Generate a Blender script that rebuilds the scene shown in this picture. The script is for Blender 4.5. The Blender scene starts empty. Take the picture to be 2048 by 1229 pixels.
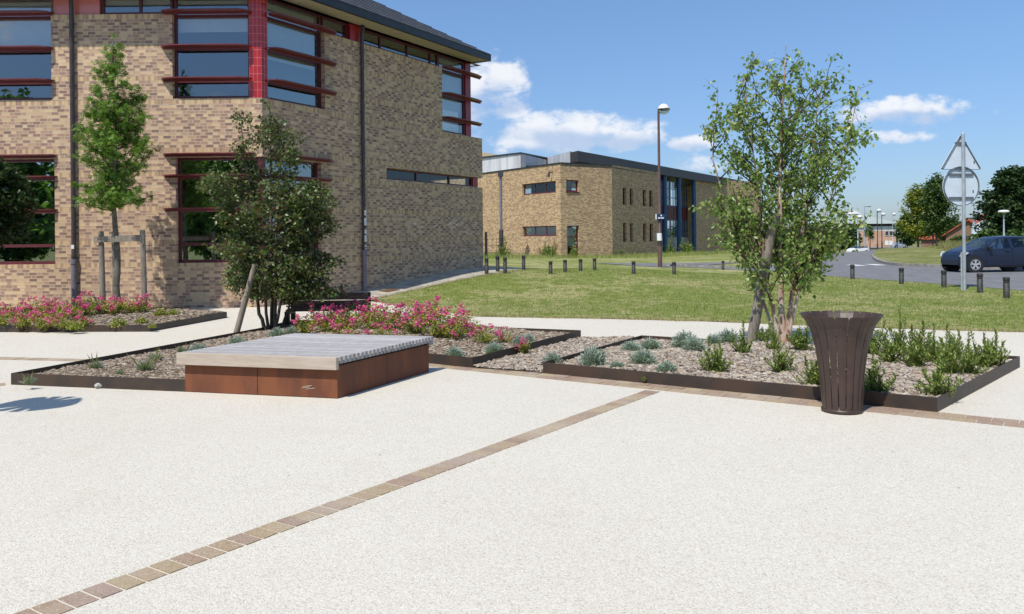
import bpy, bmesh, math, random
import numpy as np
from mathutils import Vector, Matrix
S = bpy.context.scene
COL = S.collection
F, CX, HY, EYE, ROLL = 1700.0, 1024.0, 474.0, 1.6, 0.010
# ---------------- camera, sky, sun, exposure ----------------
cam_d = bpy.data.cameras.new('camera'); cam = bpy.data.objects.new('camera', cam_d); COL.objects.link(cam)
cam_d.sensor_width = 36; cam_d.lens = F/2048*36; cam_d.shift_y = -(614.5-HY)/2048
cam_d.clip_start = 0.1; cam_d.clip_end = 5000
cr, sr = math.cos(ROLL), -math.sin(ROLL)
cam.matrix_world = Matrix(((cr, -sr, 0, 0), (0, 0, -1, 0), (sr, cr, 0, EYE), (0, 0, 0, 1)))
S.camera = cam
TRAVEL = Vector((0.30, 0.50, -0.88)).normalized()
sd = bpy.data.lights.new('sun', 'SUN'); sd.energy = 3.9; sd.angle = math.radians(0.55); sd.color = (1.0, 0.945, 0.865)
sun = bpy.data.objects.new('sun', sd); COL.objects.link(sun); sun.rotation_euler = TRAVEL.to_track_quat('-Z', 'Y').to_euler()
W = bpy.data.worlds.new('World'); S.world = W; W.use_nodes = True
S.view_settings.view_transform = 'Standard'; S.view_settings.look = 'None'
S.view_settings.exposure = 0.27; S.view_settings.gamma = 1

class NT:
    """small helper to write node trees"""
    def __init__(s, tree): s.t = tree; s.n = tree.nodes; s.l = tree.links
    def node(s, typ, **kw):
        n = s.n.new(typ)
        for k, v in kw.items(): setattr(n, k, v)
        return n
    def put(s, sock, v):
        if v is None: return
        if isinstance(v, bpy.types.NodeSocket): s.l.new(v, sock)
        else:
            if isinstance(v, (tuple, list)) and len(v) == 3 and len(getattr(sock, 'default_value', (0,0,0))) == 4: v = (*v, 1)
            sock.default_value = v
    def m(s, op, a=0.0, b=None, c=None, clamp=False):
        n = s.node('ShaderNodeMath', operation=op, use_clamp=clamp)
        s.put(n.inputs[0], a); s.put(n.inputs[1], b); s.put(n.inputs[2], c)
        return n.outputs[0]
    def mix(s, f, a, b, bt='MIX'):
        n = s.node('ShaderNodeMix', data_type='RGBA', blend_type=bt)
        s.put(n.inputs[0], f); s.put(n.inputs[6], a); s.put(n.inputs[7], b)
        return n.outputs[2]
    def ramp(s, f, stops, interp='LINEAR'):
        n = s.node('ShaderNodeValToRGB'); r = n.color_ramp; r.interpolation = interp
        while len(r.elements) < len(stops): r.elements.new(0.5)
        for e, (p, c) in zip(r.elements, stops):
            e.position = p; e.color = (*c, 1) if not isinstance(c, float) else (c, c, c, 1)
        s.put(n.inputs[0], f); return n.outputs[0]
    def noise(s, vec, scale, detail=3, rough=0.55, dist=0.0):
        n = s.node('ShaderNodeTexNoise'); s.put(n.inputs['Vector'], vec)
        n.inputs['Scale'].default_value = scale; n.inputs['Detail'].default_value = detail
        n.inputs['Roughness'].default_value = rough; n.inputs['Distortion'].default_value = dist
        return n.outputs[0]
    def smooth(s, v, a, b):
        n = s.node('ShaderNodeMapRange', interpolation_type='SMOOTHSTEP'); n.clamp = True
        s.put(n.inputs[0], v); s.put(n.inputs[1], a); s.put(n.inputs[2], b); n.inputs[3].default_value = 0; n.inputs[4].default_value = 1
        return n.outputs[0]

# sky with cumulus clouds, laid out by true direction (azimuth / elevation tangents)
t = NT(W.node_tree); t.n.clear()
sky = t.node('ShaderNodeTexSky', sky_type='NISHITA'); sky.sun_disc = False
sky.sun_elevation = math.asin(-TRAVEL.z); sky.sun_rotation = math.atan2(-TRAVEL.x, -TRAVEL.y)
sky.air_density = 1.0; sky.dust_density = 0.6; sky.ozone_density = 1.6
tc = t.node('ShaderNodeTexCoord'); sx = t.node('ShaderNodeSeparateXYZ'); t.l.new(tc.outputs['Generated'], sx.inputs[0])
ysafe = t.m('MAXIMUM', t.m('ABSOLUTE', sx.outputs[1]), 0.02)
u = t.m('DIVIDE', sx.outputs[0], ysafe); v = t.m('DIVIDE', sx.outputs[2], ysafe)
cv = t.node('ShaderNodeCombineXYZ'); t.put(cv.inputs[0], u); t.put(cv.inputs[1], t.m('MULTIPLY', v, 1.5)); t.put(cv.inputs[2], t.m('MULTIPLY', sx.outputs[1], 0.5))
n1 = t.noise(cv.outputs[0], 22, 8, 0.58); n2 = t.noise(cv.outputs[0], 9, 3, 0.5); n3 = t.noise(cv.outputs[0], 60, 5, 0.6)
def duv(px, py): # direction tangents of a picture point
    a = (px-CX)/F; b = (HY-py)/F
    return a*cr - b*sr, b*cr + a*sr
CL = [(985, 168, 62, 46, 1.0), (930, 205, 80, 60, .85), (1028, 212, 34, 26, .8), (1150, 268, 150, 34, 1.0), (1105, 254, 70, 26, 1.0), (1240, 275, 90, 20, .9), (1382, 287, 42, 15, .95), (1835, 226, 120, 26, .95),
      (1790, 222, 60, 24, .9), (1905, 228, 50, 16, .8), (1785, 272, 70, 14, .55), (1395, 328, 60, 20, .5), (1030, 300, 60, 14, .35), (1700, 240, 50, 12, .4)]
dens = None; lit = None
for px, py, a, b, w in CL:
    cu, cvv = duv(px, py)
    a *= 1.12; b *= 1.25
    du = t.m('DIVIDE', t.m('SUBTRACT', u, cu), a/F)
    dv = t.m('DIVIDE', t.m('SUBTRACT', v, cvv), b/F)
    dvn = t.m('MULTIPLY', t.m('MINIMUM', dv, 0.0), 0.55)     # flatter base
    dd = t.m('ADD', t.m('MULTIPLY', du, du), t.m('ADD', t.m('MULTIPLY', dv, dv), t.m('MULTIPLY', dvn, dvn)))
    k = t.m('MULTIPLY', t.m('MAXIMUM', t.m('SUBTRACT', 1.75, dd), 0.0), w)
    dens = k if dens is None else t.m('MAXIMUM', dens, k)
    q = t.m('MULTIPLY', k, dv)
    lit = q if lit is None else t.m('ADD', lit, q)
front = t.m('GREATER_THAN', sx.outputs[1], 0.0)
dens = t.m('MULTIPLY', dens, front)
back = t.m('MULTIPLY', t.m('SUBTRACT', 1.0, front), t.m('MULTIPLY', t.smooth(n2, .5, .7), 1.1))
dens = t.m('ADD', dens, back)
nn = t.m('ADD', t.m('MULTIPLY', t.m('SUBTRACT', n1, 0.5), 3.6), t.m('MULTIPLY', t.m('SUBTRACT', n3, 0.5), 1.0))
cm = t.m('MULTIPLY', t.smooth(t.m('ADD', dens, nn), 0.45, 1.45), t.smooth(dens, 0.0, 0.55))
shade = t.smooth(t.m('ADD', lit, t.m('MULTIPLY', t.m('SUBTRACT', n1, .5), 3.5)), -0.9, 0.9)
cc = t.mix(shade, (3.6, 4.3, 5.6), (6.6, 6.6, 6.7))
skyc = t.mix(t.smooth(v, 0.42, -0.05), (0.70, .86, 1.0), (0.47, 0.57, 0.80))
skyc = t.mix(1.0, sky.outputs[0], skyc, 'MULTIPLY')
fin = t.mix(t.m('MULTIPLY', cm, 0.85), skyc, cc)
bg = t.node('ShaderNodeBackground'); t.put(bg.inputs[0], fin); bg.inputs[1].default_value = 0.125
wo = t.node('ShaderNodeOutputWorld'); t.l.new(bg.outputs[0], wo.inputs[0])

# ---------------- helpers ----------------
def P(px, py, z=0.0):
    a = (px-CX)/F; b = (HY-py)/F
    dz = b*cr + a*sr
    d = (z-EYE)/dz
    return ((a*cr - b*sr)*d, d)
def XZ(px, py, d):
    a = (px-CX)/F; b = (HY-py)/F
    return (a*cr - b*sr)*d, EYE + (b*cr + a*sr)*d
def sm(a, b, x):
    t_ = min(1, max(0, (x-a)/(b-a))); return t_*t_*(3-2*t_)
def zt(x, y):
    A = (.42+.16*(1-sm(-1.6, 1.2, x)))*(1-sm(2.5, 11, x))
    r = sm(20.3, 28.8, y) if y < 29.3 else 1-.72*sm(29.3, 40, y)
    far = -2.1*sm(60, 190, y)
    A2 = A*r if y < 70 else A*r*(1-sm(70, 90, y))
    return A2 + far

def PT(px, py, off=0.0):
    z = 0.0
    lo, hi = 5.0, 400.0
    a = (px-CX)/F; b = (HY-py)/F; dz = b*cr + a*sr; ux = a*cr - b*sr; d = 5.0
    while d < 400:
        if EYE+dz*d <= zt(ux*d, d)+off: return (ux*d, d)
        d += .03
    return (ux*d, d)
def kindtag(o, label=None, cat=None, group=None, kind=None):
    if label: o['label'] = label
    if cat: o['category'] = cat
    if group: o['group'] = group
    if kind: o['kind'] = kind
    return o
def thing(name, label, cat, loc, group=None, parent=None):
    o = bpy.data.objects.new(name, None); COL.objects.link(o); o.location = loc; o.empty_display_size = .2
    return kindtag(o, label, cat, group)
def origin_of(o):
    v_ = Vector((0, 0, 0))
    while o is not None: v_ += Vector(o.location); o = o.parent
    return v_
class MB:
    def __init__(s): s.v = []; s.f = []; s.mi = []; s.uv = []; s.sm = []
    def face(s, pts, mi=0, uv=None, smooth=False):
        b = len(s.v); s.v += [tuple(p) for p in pts]; s.f.append(tuple(range(b, b+len(pts)))); s.mi.append(mi); s.uv.append(uv); s.sm.append(smooth)
    def mesh(s, vs, fs, mi=0, smooth=False):
        b = len(s.v); s.v += [tuple(p) for p in vs]
        for f in fs: s.f.append(tuple(b+i for i in f)); s.mi.append(mi); s.uv.append(None); s.sm.append(smooth)
    def hexa(s, p, mi=0): # p: 4 bottom, 4 top
        s.mesh(p, [(3,2,1,0), (4,5,6,7), (0,1,5,4), (1,2,6,5), (2,3,7,6), (3,0,4,7)], mi)
    def box(s, x0, x1, y0, y1, z0, z1, mi=0):
        s.hexa([(x0,y0,z0),(x1,y0,z0),(x1,y1,z0),(x0,y1,z0),(x0,y0,z1),(x1,y0,z1),(x1,y1,z1),(x0,y1,z1)], mi)
    def obox(s, c, ax, ay, az, mi=0): # centre and half-axes vectors
        c, ax, ay, az = map(Vector, (c, ax, ay, az))
        s.hexa([c-ax-ay-az, c+ax-ay-az, c+ax+ay-az, c-ax+ay-az, c-ax-ay+az, c+ax-ay+az, c+ax+ay+az, c-ax+ay+az], mi)
    def prism(s, poly, z0, z1, mi=0):
        n = len(poly)
        if isinstance(z0, (int, float)): z0 = [z0]*n
        if isinstance(z1, (int, float)): z1 = [z1]*n
        vs = [(p[0], p[1], z0[i]) for i, p in enumerate(poly)] + [(p[0], p[1], z1[i]) for i, p in enumerate(poly)]
        s.mesh(vs, [tuple(reversed(range(n))), tuple(range(n, 2*n))] + [(i, (i+1) % n, n+(i+1) % n, n+i) for i in range(n)], mi)
    def tube(s, pts, rad, n=8, mi=0, cap=True, smooth=True):
        pts = [Vector(p) for p in pts]
        if isinstance(rad, (int, float)): rad = [rad]*len(pts)
        vs = []; fs = []
        for i, p in enumerate(pts):
            d = (pts[min(i+1, len(pts)-1)] - pts[max(i-1, 0)]).normalized()
            a = d.cross(Vector((0, 1, 0) if abs(d.y) < .9 else (1, 0, 0))).normalized(); b = d.cross(a)
            for k in range(n):
                an = 2*math.pi*k/n; vs.append(p + (a*math.cos(an)+b*math.sin(an))*rad[i])
        for i in range(len(pts)-1):
            for k in range(n): fs.append((i*n+k, i*n+(k+1) % n, (i+1)*n+(k+1) % n, (i+1)*n+k))
        s.mesh(vs, fs, mi, smooth)
        if cap:
            s.mesh(vs[:n], [tuple(range(n))], mi); s.mesh(vs[-n:], [tuple(range(n))], mi)
    def lathe(s, c, prof, n=20, mi=0, smooth=True, ax=None):
        vs = []; fs = []
        for (r, h) in prof:
            for k in range(n):
                an = 2*math.pi*k/n
                p = Vector((r*math.cos(an), r*math.sin(an), h))
                if ax == 'y': p = Vector((p.x, p.z, p.y))
                vs.append(Vector(c)+p)
        for i in range(len(prof)-1):
            for k in range(n): fs.append((i*n+k, i*n+(k+1) % n, (i+1)*n+(k+1) % n, (i+1)*n+k))
        s.mesh(vs, fs, mi, smooth)
    def build(s, name, mats, parent=None, origin=None, recalc=True):
        if not isinstance(mats, (list, tuple)): mats = [mats]
        me = bpy.data.meshes.new(name)
        og = origin_of(parent) if parent is not None else Vector(origin or (0, 0, 0))
        me.from_pydata([(p[0]-og.x, p[1]-og.y, p[2]-og.z) for p in s.v], [], s.f)
        for m_ in mats: me.materials.append(m_)
        me.polygons.foreach_set('material_index', s.mi); me.polygons.foreach_set('use_smooth', s.sm)
        if any(q is not None for q in s.uv):
            uvl = me.uv_layers.new(name='UVMap'); i = 0
            for f, q in zip(s.f, s.uv):
                for k in range(len(f)):
                    if q is not None: uvl.data[i].uv = q[k]
                    i += 1
        elif recalc:
            bm = bmesh.new(); bm.from_mesh(me); bmesh.ops.recalc_face_normals(bm, faces=bm.faces); bm.to_mesh(me); bm.free()
        me.update()
        o = bpy.data.objects.new(name, me); COL.objects.link(o)
        if parent is not None: o.parent = parent
        else: o.location = og
        return o
def copy_tree(root, parent=None):
    c = root.copy(); COL.objects.link(c); c.parent = parent
    for ch in KIDS.get(root.name, []): copy_tree(ch, c)
    return c
KIDS = {}
def reg(root):
    for o in bpy.data.objects:
        if o.parent: KIDS.setdefault(o.parent.name, [])
    def walk(r):
        KIDS[r.name] = [o for o in bpy.data.objects if o.parent == r]
        for c in KIDS[r.name]: walk(c)
    walk(root)

# ---------------- materials ----------------
def mat(name, col, rough=0.7, metal=0.0, var=0.0, vscale=4.0, bump=0.0, bscale=60.0, spec=None, col2=None, coat=0.0, emit=None, stretch=None):
    m_ = bpy.data.materials.new(name); m_.use_nodes = True; t = NT(m_.node_tree)
    b = t.n['Principled BSDF']; b.inputs['Roughness'].default_value = rough; b.inputs['Metallic'].default_value = metal
    if spec is not None: b.inputs['Specular IOR Level'].default_value = spec
    if coat: b.inputs['Coat Weight'].default_value = coat; b.inputs['Coat Roughness'].default_value = .05
    tc = t.node('ShaderNodeTexCoord'); vec = tc.outputs['Object']
    if stretch:
        mp = t.node('ShaderNodeMapping'); t.l.new(vec, mp.inputs[0]); mp.inputs['Scale'].default_value = stretch; vec = mp.outputs[0]
    if var or col2:
        n = t.noise(vec, vscale, 5, .6)
        c2 = col2 or tuple(c*(1-var) for c in col); c1 = col if col2 else tuple(min(1, c*(1+var)) for c in col)
        t.put(b.inputs['Base Color'], t.mix(t.smooth(n, .35, .65), c1, c2))
    else: t.put(b.inputs['Base Color'], col)
    if bump:
        bp = t.node('ShaderNodeBump'); bp.inputs['Strength'].default_value = bump; bp.inputs['Distance'].default_value = .02
        t.put(bp.inputs['Height'], t.noise(vec, bscale, 4, .6)); t.l.new(bp.outputs[0], b.inputs['Normal'])
    return m_
def leafmat(name, cols, rough=.45, trans=.3, spec=.4, tm=(1.35, 1.55, .7)):
    m_ = bpy.data.materials.new(name); m_.use_nodes = True; t = NT(m_.node_tree)
    b = t.n['Principled BSDF']; b.inputs['Roughness'].default_value = rough; b.inputs['Specular IOR Level'].default_value = spec
    g = t.node('ShaderNodeNewGeometry')
    c = t.ramp(g.outputs['Random Per Island'], [(i/max(1, len(cols)-1), c) for i, c in enumerate(cols)])
    t.put(b.inputs['Base Color'], c)
    tr = t.node('ShaderNodeBsdfTranslucent'); t.put(tr.inputs[0], t.mix(1.0, c, tm, 'MULTIPLY'))
    mx = t.node('ShaderNodeMixShader'); mx.inputs[0].default_value = trans
    t.l.new(b.outputs[0], mx.inputs[1]); t.l.new(tr.outputs[0], mx.inputs[2]); t.l.new(mx.outputs[0], t.n['Material Output'].inputs[0])
    return m_
def brickmat(name, cw, ch, stops, mortar, mw=.010, offset=.5, bump=.4, half=True, hf=.66):
    m_ = bpy.data.materials.new(name); m_.use_nodes = True; t = NT(m_.node_tree)
    b = t.n['Principled BSDF']; b.inputs['Roughness'].default_value = .85; b.inputs['Specular IOR Level'].default_value = .2
    uvn = t.node('ShaderNodeUVMap'); sp = t.node('ShaderNodeSeparateXYZ'); t.l.new(uvn.outputs[0], sp.inputs[0])
    vv = t.m('DIVIDE', sp.outputs[1], ch); row = t.m('FLOOR', vv); fv = t.m('FRACT', vv)
    wr_ = t.node('ShaderNodeTexWhiteNoise', noise_dimensions='1D'); t.put(wr_.inputs['W'], row)
    uu = t.m('ADD', t.m('ADD', t.m('DIVIDE', sp.outputs[0], cw), t.m('MULTIPLY', row, offset)), t.m('MULTIPLY', wr_.outputs[0], .25 if offset else 0.)); col = t.m('FLOOR', uu); f0_ = t.m('FRACT', uu)
    hd = t.m('GREATER_THAN', f0_, hf) if half and offset else None
    if hd is not None:
        fs = t.m('DIVIDE', f0_, hf); fh = t.m('DIVIDE', t.m('SUBTRACT', f0_, hf), 1-hf)
        fu = t.m('ADD', t.m('MULTIPLY', fs, t.m('SUBTRACT', 1, hd)), t.m('MULTIPLY', fh, hd))
        col = t.m('ADD', t.m('MULTIPLY', col, 2), hd)
    else: fu = f0_
    c = t.node('ShaderNodeCombineXYZ'); t.put(c.inputs[0], col); t.put(c.inputs[1], row)
    wn = t.node('ShaderNodeTexWhiteNoise', noise_dimensions='2D'); t.l.new(c.outputs[0], wn.inputs[0])
    val = wn.outputs[0] if hd is None else t.m('MULTIPLY', wn.outputs[0], t.m('SUBTRACT', 1, t.m('MULTIPLY', hd, .5)))
    c1 = t.ramp(val, stops, 'LINEAR')
    # darker flamed heart inside each brick, lighter ends
    tc = t.node('ShaderNodeTexCoord')
    nz = t.noise(tc.outputs['Object'], 9, 3, .6)
    heart = t.m('MULTIPLY', t.smooth(t.m('ABSOLUTE', t.m('SUBTRACT', fu, .5)), .42, .30), t.smooth(t.m('ADD', val, t.m('MULTIPLY', nz, .5)), .45, .9))
    c1 = t.mix(t.m('MULTIPLY', heart, .45), c1, stops[-1][1])
    big = t.noise(tc.outputs['Object'], .55, 3, .5)
    c1 = t.mix(t.m('MULTIPLY', t.smooth(big, .35, .75), .28), c1, t.mix(1., c1, (.72, .68, .66), 'MULTIPLY'))
    mh = mw/cw/2 if not (half and offset) else mw/cw; mv = mw/ch/2
    eu = t.m('MINIMUM', fu, t.m('SUBTRACT', 1, fu)); ev = t.m('MINIMUM', fv, t.m('SUBTRACT', 1, fv))
    mk = t.m('MINIMUM', t.m('DIVIDE', eu, mh), t.m('DIVIDE', ev, mv))
    mask = t.smooth(mk, .6, 1.4)
    t.put(b.inputs['Base Color'], t.mix(mask, mortar, c1))
    b.inputs['Specular IOR Level'].default_value = .15
    bp = t.node('ShaderNodeBump'); bp.inputs['Strength'].default_value = bump; bp.inputs['Distance'].default_value = .008
    t.put(bp.inputs['Height'], t.m('ADD', mask, t.m('MULTIPLY', t.noise(tc.outputs['Object'], 70, 3), .5))); t.l.new(bp.outputs[0], b.inputs['Normal'])
    return m_
def glassmat(name, refl=.35, tint=(.55, .62, .66), fm=.5):
    m_ = bpy.data.materials.new(name); m_.use_nodes = True; t = NT(m_.node_tree); t.n.remove(t.n['Principled BSDF'])
    gl = t.node('ShaderNodeBsdfGlossy'); gl.inputs['Roughness'].default_value = .01; t.put(gl.inputs[0], (.85, .93, 1.0))
    tr = t.node('ShaderNodeBsdfTransparent'); t.put(tr.inputs[0], tint)
    fr = t.node('ShaderNodeLayerWeight'); fr.inputs[0].default_value = .35
    f = t.m('ADD', refl, t.m('MULTIPLY', fr.outputs['Fresnel'], fm), clamp=True)
    tcg = t.node('ShaderNodeTexCoord')
    bp = t.node('ShaderNodeBump'); bp.inputs['Strength'].default_value = .06; bp.inputs['Distance'].default_value = .05
    t.put(bp.inputs['Height'], t.noise(tcg.outputs['Object'], .8, 1)); t.l.new(bp.outputs[0], gl.inputs['Normal'])
    mx = t.node('ShaderNodeMixShader'); t.put(mx.inputs[0], f); t.l.new(tr.outputs[0], mx.inputs[1]); t.l.new(gl.outputs[0], mx.inputs[2])
    t.l.new(mx.outputs[0], t.n['Material Output'].inputs[0]); return m_
def objvar(m_, amt):
    t = NT(m_.node_tree); b = t.n['Principled BSDF']; src = b.inputs['Base Color'].links[0].from_socket
    oi = t.node('ShaderNodeObjectInfo'); k = t.m('ADD', 1-amt, t.m('MULTIPLY', oi.outputs['Random'], 2*amt))
    cb = t.node('ShaderNodeCombineColor'); [t.put(cb.inputs[q], k) for q in range(3)]
    t.put(b.inputs['Base Color'], t.mix(1., src, cb.outputs[0], 'MULTIPLY'))
# ground materials
def resin():
    m_ = bpy.data.materials.new('resin_bound_gravel'); m_.use_nodes = True; t = NT(m_.node_tree)
    b = t.n['Principled BSDF']; b.inputs['Roughness'].default_value = .8; b.inputs['Specular IOR Level'].default_value = .25
    tc = t.node('ShaderNodeTexCoord'); v = tc.outputs['Object']
    vo = t.node('ShaderNodeTexVoronoi'); t.l.new(v, vo.inputs[0]); vo.inputs['Scale'].default_value = 170
    g = t.node('ShaderNodeSeparateColor'); t.l.new(vo.outputs['Color'], g.inputs[0])
    vo2 = t.node('ShaderNodeTexVoronoi'); t.l.new(v, vo2.inputs[0]); vo2.inputs['Scale'].default_value = 100
    g2 = t.node('ShaderNodeSeparateColor'); t.l.new(vo2.outputs['Color'], g2.inputs[0])
    rnd = t.m('ADD', t.m('MULTIPLY', g.outputs[0], .62), t.m('MULTIPLY', g2.outputs[0], .38))
    c = t.ramp(rnd, [(0, (.38, .34, .27)), (.2, (.52, .482, .405)), (.45, (.61, .572, .49)), (.75, (.67, .637, .555)), (1, (.74, .712, .63))])
    big = t.noise(v, .35, 4, .6); mid = t.noise(v, 1.6, 4, .65)
    c = t.mix(t.m('MULTIPLY', t.smooth(big, .3, .75), .4), c, t.mix(1., c, (.88, .865, .83), 'MULTIPLY'))
    c = t.mix(t.m('MULTIPLY', t.smooth(mid, .52, .72), .30), c, t.mix(1., c, (.88, .86, .81), 'MULTIPLY'))
    spk = t.noise(v, 26, 2, .5); c = t.mix(t.m('MULTIPLY', t.smooth(spk, .80, .83), .7), c, (.12, .10, .08))
    t.put(b.inputs['Base Color'], c)
    bp = t.node('ShaderNodeBump'); bp.inputs['Strength'].default_value = .4; bp.inputs['Distance'].default_value = .004
    t.put(bp.inputs['Height'], t.m('SUBTRACT', 1, t.m('ADD', vo.outputs['Distance'], vo2.outputs['Distance']))); t.l.new(bp.outputs[0], b.inputs['Normal'])
    return m_
def grassmat(name='lawn_grass', a=(.16, .20, .045), b_=(.245, .27, .085), straw=(.42, .38, .20)):
    m_ = bpy.data.materials.new(name); m_.use_nodes = True; t = NT(m_.node_tree)
    b = t.n['Principled BSDF']; b.inputs['Roughness'].default_value = .9; b.inputs['Specular IOR Level'].default_value = .1
    tc = t.node('ShaderNodeTexCoord'); v = tc.outputs['Object']
    n1 = t.noise(v, .35, 5, .65); n2 = t.noise(v, 3.2, 5, .7); n3 = t.noise(v, 34, 4, .7)
    c = t.mix(t.smooth(n2, .35, .65), a, b_)
    c = t.mix(t.m('MULTIPLY', t.smooth(t.m('ADD', n1, t.m('MULTIPLY', t.m('SUBTRACT', n2, .5), .8)), .44, .62), .8), c, straw)
    c = t.mix(t.smooth(n3, .3, .7), t.mix(1., c, (.62, .66, .6), 'MULTIPLY'), t.mix(1., c, (1.3, 1.25, 1.25), 'MULTIPLY'))
    t.put(b.inputs['Base Color'], c)
    bp = t.node('ShaderNodeBump'); bp.inputs['Strength'].default_value = .7; bp.inputs['Distance'].default_value = .04
    t.put(bp.inputs['Height'], n3); t.l.new(bp.outputs[0], b.inputs['Normal'])
    return m_
M = {}
M['resin'] = resin(); M['grass'] = grassmat()
M['grass_far'] = grassmat('rough_grass', (.13, .16, .04), (.20, .22, .07), (.30, .27, .13))
M['path'] = mat('old_concrete', (.40, .365, .30), .9, var=.22, vscale=3, bump=.5, bscale=80)
M['asphalt'] = mat('asphalt', (.165, .165, .17), .85, var=.14, vscale=1.5, bump=.3, bscale=120)
M['kerb'] = mat('kerb_stone', (.26, .245, .21), .85, var=.25, vscale=5, bump=.3)
M['white_paint'] = mat('road_paint', (.75, .75, .73), .7, var=.1, vscale=8)
YEL = [(0, (.64, .465, .29)), (.18, (.57, .395, .24)), (.34, (.47, .31, .21)), (.65, (.39, .245, .175)), (.88, (.31, .195, .15)), (1, (.23, .15, .12))]
M['brick'] = brickmat('flamed_brick', .29, .0725, YEL, (.50, .415, .31), offset=.5, mw=.012)
M['rowlock'] = brickmat('brick_on_edge', .0725, .115, [(0, (.64, .465, .27)), (.55, (.58, .415, .235)), (.85, (.47, .31, .20)), (1, (.33, .21, .15))], (.43, .35, .25), offset=0.)
M['brick_far'] = brickmat('yellow_brick', .22, .0725, [(0, (.60, .43, .245)), (.5, (.50, .345, .19)), (.8, (.40, .26, .155)), (1, (.27, .17, .12))], (.47, .37, .255), half=False)
M['maroon'] = mat('maroon_metal', (.105, .018, .026), .38, var=.12, vscale=2)
M['fin'] = mat('sunshade_metal', (.15, .026, .030), .38, var=.1, vscale=2)
M['tile_red'] = brickmat('glazed_red_tile', .125, .19, [(0, (.42, .018, .016)), (1, (.34, .014, .014))], (.52, .17, .15), mw=.011, offset=0, bump=.2)
M['tile_red'].node_tree.nodes['Principled BSDF'].inputs['Roughness'].default_value = .12
M['tile_red'].node_tree.nodes['Principled BSDF'].inputs['Specular IOR Level'].default_value = .5
M['red_plain'] = mat('red_post', (.30, .015, .018), .35)
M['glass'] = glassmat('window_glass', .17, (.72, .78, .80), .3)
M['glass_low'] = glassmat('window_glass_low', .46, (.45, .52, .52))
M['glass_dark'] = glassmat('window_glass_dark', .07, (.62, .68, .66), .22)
M['blind'] = mat('roller_blind', (.52, .53, .50), .8, var=.04)
M['dark_in'] = mat('dark_interior', (.035, .035, .04), .9, var=.3, vscale=1)
M['soffit'] = mat('soffit_boards', (.42, .36, .25), .7, var=.12, vscale=2, stretch=(1, 12, 1))
M['fascia'] = mat('dark_fascia', (.022, .024, .03), .45, var=.2)
M['slate'] = mat('roof_tiles', (.075, .073, .078), .6, var=.35, vscale=6, bump=.5, bscale=18)
M['pipe'] = mat('downpipe_metal', (.055, .045, .05), .42, var=.2, vscale=5)
M['pipe_low'] = mat('cast_iron_pipe', (.17, .155, .19), .5, var=.15, vscale=8)
M['paper'] = mat('sticker_paper', (.72, .73, .75), .7, var=.15, vscale=30)
M['corten'] = mat('weathering_steel', (.205, .066, .024), .75, col2=(.125, .042, .020), vscale=3.5, bump=.15, bscale=90, stretch=(1, 1, .35))
M['edging'] = mat('steel_edging', (.032, .025, .021), .55, col2=(.060, .036, .024), vscale=3, bump=.12, bscale=60)
M['deck'] = mat('weathered_timber', (.40, .39, .385), .8, col2=(.30, .29, .29), vscale=3, bump=.2, bscale=30, stretch=(.5, 14, 6))
M['deck_end'] = mat('weathered_timber_front', (.47, .40, .33), .8, col2=(.41, .34, .275), vscale=3, bump=.15, bscale=30, stretch=(.6, 6, 12))
M['post'] = mat('grey_stake_wood', (.30, .26, .21), .9, col2=(.19, .165, .135), vscale=5, bump=.4, bscale=30, stretch=(6, 6, .8))
M['bench_wood'] = mat('brown_bench_wood', (.16, .10, .075), .75, col2=(.10, .062, .048), vscale=5, bump=.2, stretch=(.7, 6, 6))
M['bench_metal'] = mat('bench_frame_metal', (.025, .016, .015), .55, var=.2)
M['bin'] = mat('bin_lacquer', (.058, .036, .030), .42, var=.15, vscale=5, spec=.4)
M['bollard'] = mat('black_bollard', (.022, .022, .022), .6, col2=(.05, .047, .04), vscale=9)
M['brown_pole'] = mat('brown_lacquered_pole', (.11, .06, .05), .45, var=.15)
M['galv'] = mat('galvanised_steel', (.42, .46, .50), .42, metal=.35, var=.1, vscale=6)
M['galv_dark'] = mat('sign_rail', (.16, .18, .21), .5, metal=.3)
M['sign_back'] = mat('sign_back', (.60, .68, .76), .6, var=.04)
M['lamp_glass'] = mat('opal_globe', (.75, .75, .73), .25)
M['lamp_clear'] = glassmat('lamp_bowl', .15, (.75, .78, .78))
M['blue_col'] = mat('blue_column_paint', (.022, .075, .17), .4, var=.12)
M['red_panel'] = mat('dark_red_panel', (.12, .022, .022), .5, var=.1)
M['white_render'] = mat('white_render', (.62, .63, .64), .8, col2=(.42, .43, .43), vscale=1.2, stretch=(1, 1, .15))
M['brown_roof'] = mat('dark_roof_cladding', (.040, .028, .026), .5, var=.2)
M['pale_roof'] = mat('pale_green_roof', (.36, .41, .37), .55, var=.1)
M['pink_brick'] = mat('pink_brick', (.50, .31, .22), .85, var=.12, vscale=.8)
M['red_roof'] = mat('clay_roof', (.34, .085, .042), .85, var=.25, vscale=2)
M['house_brick'] = mat('house_brick', (.22, .13, .08), .85, var=.2)
M['navy'] = mat('navy_car_paint', (.010, .017, .040), .35, coat=.25, spec=.4)
M['silver'] = mat('silver_car_paint', (.42, .45, .50), .3, metal=.3, coat=.6)
M['white_car'] = mat('white_car_paint', (.75, .76, .77), .35, coat=.5)
M['red_car'] = mat('red_car_paint', (.45, .05, .03), .4, coat=.5)
M['rubber'] = mat('tyre_rubber', (.018, .018, .018), .85)
M['rim'] = mat('alloy_rim', (.62, .64, .66), .3, metal=.5)
M['car_glass'] = glassmat('car_glass', .07, (.62, .68, .62), .25)
M['headlight'] = mat('headlight_lens', (.62, .66, .68), .08, spec=.8)
M['black'] = mat('black_plastic', (.012, .012, .013), .55)
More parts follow.
